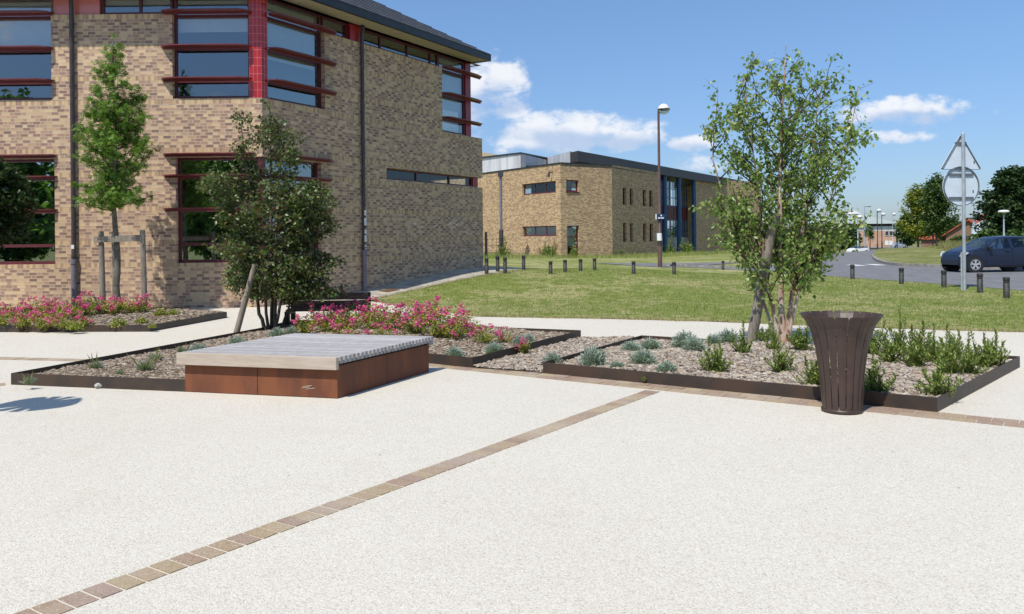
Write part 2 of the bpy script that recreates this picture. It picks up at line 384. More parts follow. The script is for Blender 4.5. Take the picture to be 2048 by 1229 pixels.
M['bark_grey'] = mat('grey_bark', (.20, .185, .15), .9, col2=(.11, .10, .08), vscale=8, bump=.6, bscale=20)
M['bark_dark'] = mat('dark_bark', (.075, .060, .045), .9, col2=(.13, .11, .09), vscale=8, bump=.6, bscale=20)
M['bark_birch'] = mat('peeling_birch_bark', (.55, .47, .40), .75, col2=(.30, .15, .09), vscale=5, bump=.5, bscale=18, stretch=(1, 1, .6))
M['twig'] = mat('twig_bark', (.07, .045, .032), .85)
M['leaf_gum'] = leafmat('sweetgum_leaf', [(.085, .17, .022), (.12, .23, .03), (.17, .29, .045), (.22, .34, .065)], .42, .32)
M['leaf_dark'] = leafmat('dark_beech_leaf', [(.045, .085, .02), (.07, .12, .026), (.10, .15, .036), (.14, .18, .05), (.09, .12, .04), (.17, .10, .045)], .40, .22, .5)
M['leaf_birch'] = leafmat('birch_leaf', [(.10, .175, .035), (.145, .235, .05), (.20, .29, .07), (.27, .345, .12), (.36, .39, .12)], .36, .4, .5)
M['leaf_maple'] = leafmat('maple_leaf', [(.014, .036, .008), (.026, .058, .012), (.042, .08, .018)], .45, .2)
M['leaf_park'] = leafmat('park_leaf', [(.07, .14, .03), (.12, .22, .045), (.18, .30, .06)], .5, .5)
M['leaf_yel'] = leafmat('yellow_green_leaf', [(.09, .14, .018), (.14, .20, .025), (.25, .28, .035), (.38, .34, .04)], .5, .35)
M['leaf_mid'] = leafmat('tree_leaf', [(.035, .07, .014), (.06, .11, .022), (.09, .15, .03)], .5, .25)
M['leaf_rose'] = leafmat('rose_leaf', [(.10, .16, .02), (.18, .24, .03), (.32, .34, .04), (.44, .41, .05), (.20, .14, .04)], .5, .3)
M['petal'] = leafmat('rose_petal', [(.50, .035, .17), (.66, .07, .26), (.78, .15, .36), (.85, .32, .48)], .55, .3, .2, (1.2, 1.2, 1.2))
M['leaf_silver'] = leafmat('santolina_leaf', [(.24, .30, .25), (.33, .39, .34), (.42, .48, .43)], .7, .2, .2)
M['tuft'] = leafmat('blue_grass_blade', [(.20, .26, .17), (.28, .34, .23), (.38, .40, .27)], .6, .2, .2)
M['leaf_hebe'] = leafmat('hebe_leaf', [(.09, .155, .024), (.14, .21, .034), (.20, .27, .05), (.32, .36, .09)], .42, .25, .5)
M['leaf_yel_low'] = leafmat('lime_leaf', [(.16, .20, .03), (.27, .30, .05), (.36, .36, .06)], .5, .3)
M['blade'] = leafmat('grass_blade', [(.17, .23, .04), (.24, .29, .07), (.30, .33, .10), (.46, .43, .22), (.20, .26, .05)], .6, .25, .2)
M['edge_blade'] = leafmat('edge_grass_blade', [(.22, .24, .07), (.34, .31, .14), (.46, .40, .24), (.28, .22, .13)], .7, .2, .15)
M['tall_blade'] = leafmat('tall_grass_blade', [(.16, .18, .06), (.24, .23, .09), (.33, .29, .15)], .7, .25, .2)
M['chips'] = leafmat('bark_mulch_chip', [(.10, .07, .05), (.17, .125, .085), (.24, .19, .14), (.36, .30, .235), (.15, .11, .08), (.47, .42, .35)], .85, .0, .15)
M['chips_grey'] = leafmat('slate_and_bark_chip', [(.12, .09, .07), (.22, .175, .135), (.28, .25, .22), (.40, .35, .29), (.33, .25, .17), (.52, .48, .42)], .8, .0, .2)
M['soil'] = mat('mulch_base', (.13, .10, .075), .95, col2=(.25, .20, .155), vscale=28, bump=1., bscale=45)
M['stone'] = mat('pale_stone', (.42, .41, .40), .8, var=.2, vscale=14)
M['grate'] = mat('rusty_grate', (.13, .07, .035), .8, var=.3, vscale=20)
M['sign_blue'] = mat('sign_blue', (.012, .035, .11), .4)
M['sign_white'] = mat('sign_white', (.78, .78, .78), .5)
objvar(M['deck'], .16)
M['paver'] = leafmat('clay_paver', [(.33, .25, .155), (.37, .29, .18), (.31, .215, .15), (.28, .19, .14), (.31, .22, .17), (.38, .30, .19)], .85, .0, .15)
def paver_detail(m_):
    t = NT(m_.node_tree); b = t.n['Principled BSDF']; src = b.inputs['Base Color'].links[0].from_socket
    tc = t.node('ShaderNodeTexCoord'); n = t.noise(tc.outputs['Object'], 40, 4, .7); n2 = t.noise(tc.outputs['Object'], 140, 2, .6); n3 = t.noise(tc.outputs['Object'], 1.1, 3, .6)
    c = t.mix(t.m('MULTIPLY', t.smooth(n, .45, .7), .4), src, t.mix(1., src, (.6, .58, .56), 'MULTIPLY'))
    c = t.mix(t.m('MULTIPLY', t.smooth(n2, .60, .66), .75), c, (.62, .58, .52))
    c = t.mix(t.m('MULTIPLY', t.smooth(n3, .4, .7), .35), c, (.50, .45, .38))
    t.put(b.inputs['Base Color'], c)
paver_detail(M['paver'])
def patchy(m_):
    t = NT(m_.node_tree); b = t.n['Principled BSDF']; src = b.inputs['Base Color'].links[0].from_socket
    tc = t.node('ShaderNodeTexCoord'); n1 = t.noise(tc.outputs['Object'], .35, 5, .65); n2 = t.noise(tc.outputs['Object'], 3.2, 5, .7)
    f = t.m('MULTIPLY', t.smooth(t.m('ADD', n1, t.m('MULTIPLY', t.m('SUBTRACT', n2, .5), .8)), .43, .62), .72)
    c = t.mix(t.m('MULTIPLY', f, .8), src, (.38, .35, .17)); c = t.mix(t.m('MULTIPLY', t.smooth(n2, .62, .45), .5), c, (.12, .21, .03))
    t.put(b.inputs['Base Color'], c)
patchy(M['blade'])

# ---------------- the ground ----------------
def drape(name, poly, m_, zf, step=None, kind='structure', thick=0.0):
    """flat polygon cut into a grid and laid on the height function"""
    bm = bmesh.new()
    vs = [bm.verts.new((p[0], p[1], 0)) for p in poly]; bm.faces.new(vs)
    if step:
        xs = [p[0] for p in poly]; ys = [p[1] for p in poly]
        for ax, lo, hi in ((0, min(xs), max(xs)), (1, min(ys), max(ys))):
            c = math.floor(lo/step)*step + step
            while c < hi:
                co = (c, 0, 0) if ax == 0 else (0, c, 0); no = (1, 0, 0) if ax == 0 else (0, 1, 0)
                bmesh.ops.bisect_plane(bm, geom=bm.verts[:]+bm.edges[:]+bm.faces[:], plane_co=co, plane_no=no)
                c += step
    bmesh.ops.triangulate(bm, faces=bm.faces)
    for v_ in bm.verts: v_.co.z = zf(v_.co.x, v_.co.y)
    for f in bm.faces:
        if f.normal.z < 0: f.normal_flip()
    me = bpy.data.meshes.new(name); bm.to_mesh(me); bm.free(); me.materials.append(m_)
    for p in me.polygons: p.use_smooth = True
    o = bpy.data.objects.new(name, me); COL.objects.link(o); o['kind'] = kind
    return o
# base earth: far sheet reaching the horizon
drape('ground', [(-900, -300), (1200, -300), (1200, 60), (-900, 60)], M['grass_far'], lambda x, y: -.25)
drape('ground', [(-900, 60), (1200, 60), (1200, 3000), (-900, 3000)], M['grass_far'], lambda x, y: zt(50, y)-.25 if y > 60 else -.25, 60)
# lawn with its gentle rise
lawn_front = [P(*q) for q in [(745, 603), (800, 611), (870, 622), (960, 634), (1200, 638), (1400, 643), (1700, 655), (2048, 665)]]
r0, r1 = lawn_front[-2], lawn_front[-1]
ext = (r1[0]+(r1[0]-r0[0])*8, r1[1]+(r1[1]-r0[1])*8)
lawn_left = [PT(*q) for q in [(742, 602), (765, 597), (788, 592), (821, 584), (886, 569), (945, 557), (1000, 548), (1045, 541.5)]] + [(1.0, 33.5), (1.6, 36)]
road_near = [P(*q) for q in [(1330, 536), (1440, 539), (1500, 543), (1600, 548.5), (1700, 557), (1860, 568), (2048, 583)]]
a, b = road_near[-2], road_near[-1]
road_near.append((b[0]+(b[0]-a[0])*5, b[1]+(b[1]-a[1])*5))
lawn_poly = lawn_front + [ext] + list(reversed(road_near)) + [(9.0, 44.0), (3.0, 42.0)] + list(reversed(lawn_left))
LAWN = lambda x, y: zt(x, y)+.012
drape('lawn', lawn_poly, M['grass'], LAWN, .8)
def far_z(x, y): return zt(x, y)+.0
drape('far_lawn', [(-30, 31), (-2.6, 31), (-1.0, 34), (1, 36), (1.6, 36), (3, 42), (9, 44), (12, 45), (24, 60), (32, 90), (-30, 90)], M['grass'], lambda x, y: zt(x, y)+.006, 2.0)
drape('lawn_back', [(9, 43.9), P(1440, 537), P(1500, 538), P(1560, 531), P(1605, 522), (24, 60), (12, 45)], M['grass'], lambda x, y: zt(x, y)+.005, 1.5)
drape('verge', [(24, 60), (32, 90), (30, 110), (60, 160), (60, 230), (10, 230), (10, 90)], M['grass_far'], lambda x, y: zt(x, y)-.02, 4.0)
# pale resin-bound plaza
plz = [(-40, -14), (30, -14), (30, 8)] + [ext] + list(reversed(lawn_front)) + [(-3.45, 21.7), (-4.3, 23.0), (-5.85, 20.4), (-40, 20.4)]
drape('plaza_paving', plz, M['resin'], lambda x, y: 0.0)
# old concrete footpath running up beside the wall
side_path = [(-5.5, 20.3), (-3.45, 21.55)] + lawn_left + [(2.2, 36.5), (.3, 36.8), (-1.3, 33.0), (-2.5, 29.6), (-1.2, 28.9)]
drape('footpath', [(-5.9, 20.45), (-3.45, 21.6)] + lawn_left + [(3.0, 37.0), (1.0, 37.2), (-1.2, 32.5), (-2.6, 29.8), (-1.0, 29.3), (-1.35, 28.1)], M['path'], lambda x, y: zt(x, y)+.02 if y > 20.6 else .006, .5)
drape('grey_path', [P(1190, 527, .12), P(1330, 533.5, .12), (13.5, 48.5), (11, 48), (8.2, 47)], M['asphalt'], lambda x, y: zt(x, y)+.03, 1.)
# road
rf = [P(1500, 538), P(1560, 531), P(1605, 522), P(1634, 512.5)]
rf = rf + [(33.5, 82), (42, 100), (58, 140), (80, 190)]
rn2 = [(95, 190), (68, 140), (50, 105), (40, 86), (44.0, 76)]
isl = [P(1747, 514), P(1749, 519), P(1756, 524), P(1773, 529.5), P(1800, 533), P(1889, 536.5), P(2048, 541)]
road_poly = road_near[0:8] + [(75, 30), (75, 60), (60, 90)] + [(70, 140), (96, 190)] + list(reversed(rf)) + [P(1440, 536.5), P(1330, 534.5)]
drape('road', road_poly, M['asphalt'], lambda x, y: zt(x, y)+.022, 3.0)
drape('far_road', [(10, 222), (10, 206), (120, 206), (120, 222)], M['asphalt'], lambda x, y: zt(x, y)+.03, 12.)
i0, i1 = isl[-2], isl[-1]
isl_poly = isl + [(i1[0]+25, i1[1]-6), (70, 60), (62, 85), (48, 88), (41.5, 82), P(1755, 507.5)]
def ILZ(x, y): return zt(x, y)+.14 + .25*sm(0, 8, min(x-22, y-42))*sm(44, 52, y)
drape('traffic_island', isl_poly, M['grass_far'], ILZ, 1.5)
# kerbs
def kerb(name, line, w, h, label=None):
    mb = MB()
    for i in range(len(line)-1):
        a, b = Vector((*line[i], 0)), Vector((*line[i+1], 0)); d = (b-a).normalized(); n = Vector((-d.y, d.x, 0))
        L = (b-a).length; k = max(1, int(L/2))
        for j in range(k):
            p = a+(b-a)*(j/k); q = a+(b-a)*((j+1)/k)-d*.012
            z = zt(p.x, p.y); z2 = zt(q.x, q.y)
            vs = [p-n*w/2, q-n*w/2, q+n*w/2, p+n*w/2]; zz = [z, z2, z2, z]
            mb.hexa([(v_.x, v_.y, zz[i_]-.2) for i_, v_ in enumerate(vs)] + [(v_.x, v_.y, zz[i_]+h) for i_, v_ in enumerate(vs)])
    o = mb.build(name, M['kerb']); o['kind'] = 'structure'; return o
kerb('island_kerb', [P(1755, 507.5)] + isl + [(i1[0]+25, i1[1]-6)], .22, .15)
kerb('road_kerb', [P(1330, 534.7), P(1440, 536.7), P(1500, 538.4)], .18, .11)
for q in [(1712, 532), (1751, 531)]:
    x, y = P(*q); mb = MB(); mb.box(x-.22, x+.22, y-.7, y+.7, .026, .032); o = mb.build('road_marking', M['white_paint'], origin=(x, y, 0)); o['kind'] = 'structure'

# clay paver strips
def strip(name, a, b, w, pitch, rows=1, gap=.008, seed=1, z=.0045, run='stack'):
    rng = random.Random(seed); a = Vector((*a, 0)); b = Vector((*b, 0)); d = (b-a).normalized(); n = Vector((-d.y, d.x, 0)); L = (b-a).length
    mb = MB(); k = int(L/pitch); rw = w/rows
    for r in range(rows):
        off = (pitch/2 if r % 2 and run == 'run' else 0)
        for i in range(-1 if off else 0, k):
            s0 = i*pitch+off+gap/2; s1 = (i+1)*pitch+off-gap/2
            if s0 < 0: s0 = 0
            if s1 > L: s1 = L
            j = [rng.uniform(-.003, .003) for _ in range(4)]
            o0 = -w/2+r*rw+gap/2; o1 = -w/2+(r+1)*rw-gap/2
            zz = z+rng.uniform(-.001, .0015)
            pts = [a+d*s0+n*(o0+j[0]), a+d*s1+n*(o0+j[1]), a+d*s1+n*(o1+j[2]), a+d*s0+n*(o1+j[3])]
            mb.prism([(p.x, p.y) for p in pts], -.02, [zz]*4)
    o = mb.build(name, M['paver']); o['kind'] = 'structure'; return o
ja = P(1306, 782.5); lb = P(96, 1222)
dd = (Vector(lb)-Vector(ja)).normalized()
strip('paver_line', ja, tuple(Vector(lb)+dd*2.2), .178, .112, gap=.014, seed=4)
e0, e1 = Vector(P(1086, 747)), Vector(P(1875, 825)); ddc = (e1-e0).normalized(); nnc = Vector((-ddc.y, ddc.x)); wB = abs((Vector(P(1283, 778))-e0).dot(nnc))-.012
f0 = e0-ddc*2.1-nnc*(wB/2+.012); strip('paver_band', tuple(f0), tuple(f0+ddc*12), wB, .20, rows=2, seed=7, run='run')
strip('paver_line', P(-60, 716), P(215, 722.5), .22, .20, rows=1, seed=9)
strip('paver_line', P(-60, 775), P(24, 768), .18, .112, rows=1, seed=11)
# thin grey edge joint patch of mulch between the two right beds
Z_E = .13
A_ap = P(22, 770); A_fr = P(367, 784); A_h1 = P(585, 793); A_h2 = P(640, 704); B_f = P(945, 737); B_r = P(1162, 677.5); B_bl = P(588, 654)
A_t = P(520, 672)
bedA = [A_ap, A_fr, A_h1, A_h2, B_f, B_r, B_bl, A_t]
C_fl = P(1086, 747); C_fr = P(1875, 825); C_br = P(2040, 735); C_bl = P(1283, 671, Z_E)
bedC = [C_fl, C_fr, C_br, C_bl]
D_1 = P(454, 636); bedD = [P(-260, 669), P(0, 665), P(300, 664), D_1, P(360, 625.5), P(-260, 629)]
patch = [B_f, C_fl, C_bl, P(1262, 677), P(1200, 679), B_r]

def inset(poly, d):
    n = len(poly); out = []
    area = sum(poly[i][0]*poly[(i+1) % n][1]-poly[(i+1) % n][0]*poly[i][1] for i in range(n)); sg = 1 if area > 0 else -1
    for i in range(n):
        p0, p1, p2 = Vector(poly[i-1]), Vector(poly[i]), Vector(poly[(i+1) % n])
        e1 = (p1-p0).normalized(); e2 = (p2-p1).normalized(); n1 = Vector((-e1.y, e1.x))*sg; n2 = Vector((-e2.y, e2.x))*sg
        bi = (n1+n2); k = d/max(.25, (1+n1.dot(n2))); out.append(tuple(p1+bi*k))
    return out
def edging(poly, h, label, group):
    root = thing('bed_edging', label, 'bed edging', (poly[0][0], poly[0][1], 0), group)
    inn = inset(poly, .008); n = len(poly)
    for i in range(n):
        j = (i+1) % n
        mb = MB(); mb.prism([poly[i], poly[j], inn[j], inn[i]], -.03, h); mb.build('edging_plate', M['edging'], root)
    return root
edging(bedA, Z_E, 'low rusty steel edging of the bed behind the platform seat, with a pointed left end', 'steel bed edgings')
edging(bedC, Z_E, 'low dark steel edging round the right bed with the birch and green shrubs', 'steel bed edgings')
edging(bedD, .12, 'low steel edging round the rose bed by the wall with the staked tree', 'steel bed edgings')
def inpoly(x, y, poly):
    c = False; n = len(poly); j = n-1
    for i in range(n):
        xi, yi = poly[i]; xj, yj = poly[j]
        if (yi > y) != (yj > y) and x < (xj-xi)*(y-yi)/(yj-yi)+xi: c = not c
        j = i
    return c
def mulch(name, poly, zfun, m_, dens, seed, size=(.018, .045)):
    rng = np.random.default_rng(seed)
    base = drape(name, poly, M['soil'], zfun, .25)
    xs = [p[0] for p in poly]; ys = [p[1] for p in poly]
    n = int((max(xs)-min(xs))*(max(ys)-min(ys))*dens)
    X = rng.uniform(min(xs), max(xs), n); Y = rng.uniform(min(ys), max(ys), n)
    keep = [i for i in range(n) if inpoly(X[i], Y[i], poly)]
    V = []; Fc = []
    for i in keep:
        a = rng.uniform(0, 6.28); l = rng.uniform(*size)*rng.choice([1, 1, 1.5]); w = l*rng.uniform(.35, .8); h = rng.uniform(.005, .016)
        ti = rng.uniform(-.5, .5); tj = rng.uniform(-.4, .4); z = zfun(X[i], Y[i])+.004+rng.uniform(0, .018)
        ca, sa = math.cos(a), math.sin(a); b = len(V)
        for (p, q, r) in ((-l, -w*.4, 0), (-l*.3, -w, 0), (l, -w*.5, 0), (l*.8, w*.6, 0), (-l*.6, w*.8, 0), (-l*.2, 0, h), (l*.5, .1*w, h)):
            V.append((X[i]+p*ca-q*sa, Y[i]+p*sa+q*ca, z+r+p*ti*.5+q*tj*.5))
        Fc += [(b, b+1, b+5), (b+1, b+2, b+6, b+5), (b+2, b+3, b+6), (b+3, b+4, b+5, b+6), (b+4, b, b+5)]
    me = bpy.data.meshes.new(name+'_chips'); me.from_pydata(V, [], Fc); me.materials.append(m_)
    o = bpy.data.objects.new(name+'_chips', me); COL.objects.link(o); return o
zA = lambda x, y: .055 + .05*sm(.1, .8, min(1.0, 1.0))*0 + .03*math.sin(x*2.1)*math.sin(y*1.7)
def zAf(x, y): # low mound towards the roses
    c = Vector((-1.9, 13.2)); d = (Vector((x, y))-c).length
    return .06 + .16*(1-sm(0, 3.0, d)) + .012*math.sin(x*5)*math.cos(y*4)
def zCf(x, y):
    c = Vector((3.6, 10.6)); d = (Vector((x, y))-c).length
    return .065 + .07*(1-sm(0, 2.8, d)) + .01*math.sin(x*6)*math.cos(y*5)
def zDf(x, y): return .07 + .05*math.exp(-((y-17)/1.0)**2)
def zPf(x, y): return .014 + .003*math.sin(x*7)*math.cos(y*6)
kindtag(mulch('bark_mulch', inset(bedA, .045), zAf, M['chips'], 1500, 1, (.014, .040)), 'brown bark mulch filling the bed round the dark tree and roses', 'mulch', kind='stuff')
kindtag(mulch('stone_mulch', inset(bedC, .045), zCf, M['chips_grey'], 1900, 2, (.013, .034)), 'pale grey and tan chip mulch filling the right bed', 'mulch', kind='stuff')
kindtag(mulch('rose_bed_mulch', inset(bedD, .05), zDf, M['chips'], 450, 3, (.025, .05)), 'pale bark mulch in the rose bed by the wall', 'mulch', kind='stuff')
kindtag(mulch('gap_mulch', patch, zPf, M['chips_grey'], 1600, 4, (.013, .034)), 'loose pale chips lying between the two steel-edged beds', 'mulch', kind='stuff')
for nm in ('bark_mulch', 'stone_mulch', 'rose_bed_mulch', 'gap_mulch'): bpy.data.objects[nm].name = 'bed_soil'

# grass blades on the near lawn
def scatter_blades(name, poly, zf, n, hr, wr, m_, seed, ybias=None, lean=.5):
    rng = np.random.default_rng(seed); xs = [p[0] for p in poly]; ys = [p[1] for p in poly]
    X = rng.uniform(min(xs), max(xs), n); Y = rng.uniform(min(ys), max(ys), n)
    if ybias: Y = min(ys)+(max(ys)-min(ys))*rng.uniform(0, 1, n)**ybias
    vis = (np.abs(X) < Y*.62+1.5)
    V = []; 
    for x, y in zip(X[vis], Y[vis]):
        if not inpoly(x, y, poly): continue
        V.append((x, y, zf(x, y)))
    V = np.array(V); k = len(V)
    a = rng.uniform(0, 6.28, k); h = rng.uniform(hr[0], hr[1], k); w = rng.uniform(wr[0], wr[1], k)
    lx = rng.normal(0, lean, k)*h; ly = rng.normal(0, lean, k)*h
    o = np.empty((k, 3, 3)); dx = np.cos(a)*w; dy = np.sin(a)*w
    o[:, 0] = V; o[:, 1] = V; o[:, 2] = V
    o[:, 0, 0] -= dx; o[:, 0, 1] -= dy; o[:, 1, 0] += dx; o[:, 1, 1] += dy
    o[:, 2, 0] += lx; o[:, 2, 1] += ly; o[:, 2, 2] += h
    return tri_mesh(name, o.reshape(-1, 3), k, 3, m_)
def tri_mesh(name, verts, k, per, m_, faces=None, parent=None):
    me = bpy.data.meshes.new(name); nv = len(verts); me.vertices.add(nv); me.vertices.foreach_set('co', np.ascontiguousarray(verts, dtype=np.float32).ravel())
    if faces is None: faces = np.array([[0, 1, 2]])
    nf = len(faces)*k; fi = (faces[None]+(np.arange(k)*per)[:, None, None]).reshape(-1)
    me.loops.add(len(fi)); me.loops.foreach_set('vertex_index', fi.astype(np.int32))
    me.polygons.add(nf); me.polygons.foreach_set('loop_start', np.arange(nf, dtype=np.int32)*3)
    me.update(calc_edges=True); me.validate(); me.materials.append(m_)
    o = bpy.data.objects.new(name, me); COL.objects.link(o)
    if parent is not None: o.parent = parent
    return o
lawn_zone = lawn_front + [(13, 12.5)] + list(reversed(road_near[3:8])) + [(9, 32), (1, 31)] + list(reversed(lawn_left[:6]))
kindtag(scatter_blades('lawn_blades', lawn_zone, LAWN, 300000, (.02, .05), (.004, .009), M['blade'], 5, 1.3), 'short mown grass blades with straw patches on the sloping lawn', 'grass', kind='stuff')
def edge_blades():
    rng = np.random.default_rng(31); V = []
    for line in (lawn_front+[ext], lawn_left[:8]):
        for p, q in zip(line, line[1:]):
            p, q = Vector(p), Vector(q); L = min((q-p).length, 14); d = (q-p).normalized(); n = Vector((-d.y, d.x))
            for _ in range(int(L*420)):
                s_ = rng.uniform(0, L); w = rng.normal(0, .055)+.04*math.sin(s_*3)+.03*math.sin(s_*7.3); c = p+d*s_+n*w; V.append((c.x, c.y, zt(c.x, c.y)+.006))
    V = np.array(V); k = len(V); a = rng.uniform(0, 6.28, k); h = rng.uniform(.02, .06, k); w = rng.uniform(.004, .009, k)
    o = np.repeat(V[:, None], 3, 1); o[:, 0, 0] -= np.cos(a)*w; o[:, 0, 1] -= np.sin(a)*w; o[:, 1, 0] += np.cos(a)*w; o[:, 1, 1] += np.sin(a)*w
    o[:, 2, 0] += rng.normal(0, .5, k)*h; o[:, 2, 1] += rng.normal(0, .5, k)*h; o[:, 2, 2] += h
    kindtag(tri_mesh('edge_grass', o.reshape(-1, 3), k, 3, M['edge_blade']), 'ragged dry grass fringe along the edge of the lawn', 'grass', kind='stuff')
    # scattered debris on the paving
    k = 150; X = rng.uniform(-7, 8, k); Y = rng.uniform(3.2, 17, k); a = rng.uniform(0, 6.28, k); w = rng.uniform(.003, .009, k)
    keep = [i for i in range(k) if not any(inpoly(X[i], Y[i], b_) for b_ in (bedA, bedC, bedD))]
    o = np.zeros((k, 3, 3)); 
    for j in range(3): o[:, j, 0] = X+np.cos(a+j*2.1)*w*(1.5 if j == 0 else .8); o[:, j, 1] = Y+np.sin(a+j*2.1)*w; o[:, j, 2] = .003+rng.uniform(0, .008, k)
    kindtag(tri_mesh('leaf_litter', o[keep].reshape(-1, 3), len(keep), 3, M['chips']), 'tiny dark flecks of leaf litter scattered on the pale paving', 'litter', kind='stuff')
edge_blades()
isz = [(24, 40), (34, 38), (40, 60), (42, 78), (30, 62)]

# ---------------- plants ----------------
LEAF = (np.array([[0, 0, 0], [.45, .32, .07], [1, 0, -.08], [.45, -.32, .07]]), np.array([[0, 1, 2], [0, 2, 3]]))
NARROW = (np.array([[0, 0, 0], [.45, .17, .04], [1, 0, -.05], [.45, -.17, .04]]), np.array([[0, 1, 2], [0, 2, 3]]))
def star():
    V = [[0, 0, 0]]; Fc = []
    for k, (a, l) in enumerate([(-2.0, .6), (-1.0, .85), (0, 1.0), (1.0, .85), (2.0, .6)]):
        b = len(V); V += [[math.cos(a-.28)*l*.5+.3, math.sin(a-.28)*l*.5, .02], [math.cos(a)*l*.8+.3, math.sin(a)*l*.8, -.05], [math.cos(a+.28)*l*.5+.3, math.sin(a+.28)*l*.5, .02]]
        Fc += [[0, b, b+1], [0, b+1, b+2]]
    return np.array(V), np.array(Fc)
STAR = star()
def leaf_cloud(name, pos, size, tmpl, m_, rng, parent, droop=.3, up=None, axes=None):
    pos = np.asarray(pos, float); k = len(pos)
    if axes is None:
        ax = rng.normal(0, 1, (k, 3)); ax[:, 2] = ax[:, 2]*.5 - droop
    else: ax = np.asarray(axes, float)
    ax /= np.linalg.norm(ax, axis=1)[:, None]+1e-9
    nr = rng.normal(0, 1, (k, 3))*.8; nr[:, 2] += 1.0 if up is None else up
    sd_ = np.cross(nr, ax); sd_ /= np.linalg.norm(sd_, axis=1)[:, None]+1e-9; nn_ = np.cross(ax, sd_)
    sz = rng.uniform(size[0], size[1], k)
    T, Fc = tmpl
    V = pos[:, None, :] + sz[:, None, None]*(T[None, :, 0, None]*ax[:, None]+T[None, :, 1, None]*sd_[:, None]+T[None, :, 2, None]*nn_[:, None])
    og = origin_of(parent) if parent is not None else Vector((0, 0, 0))
    V = V.reshape(-1, 3) - np.array(og)[None]
    return tri_mesh(name, V, k, len(T), m_, Fc, parent)
def curve_pts(p0, p1, bow, n=6, rng=None, jit=0):
    p0, p1 = Vector(p0), Vector(p1); out = []
    for i in range(n):
        f = i/(n-1); p = p0.lerp(p1, f)+Vector(bow)*math.sin(f*math.pi)
        if rng is not None and 0 < i < n-1: p += Vector(rng.normal(0, jit, 3))
        out.append(p)
    return out
def env_at(env, z):
    if z <= env[0][0]: return env[0][1:]
    for a, b in zip(env, env[1:]):
        if z <= b[0]:
            f = (z-a[0])/(b[0]-a[0]); return tuple(a[i]+(b[i]-a[i])*f for i in (1, 2))
    return env[-1][1:]
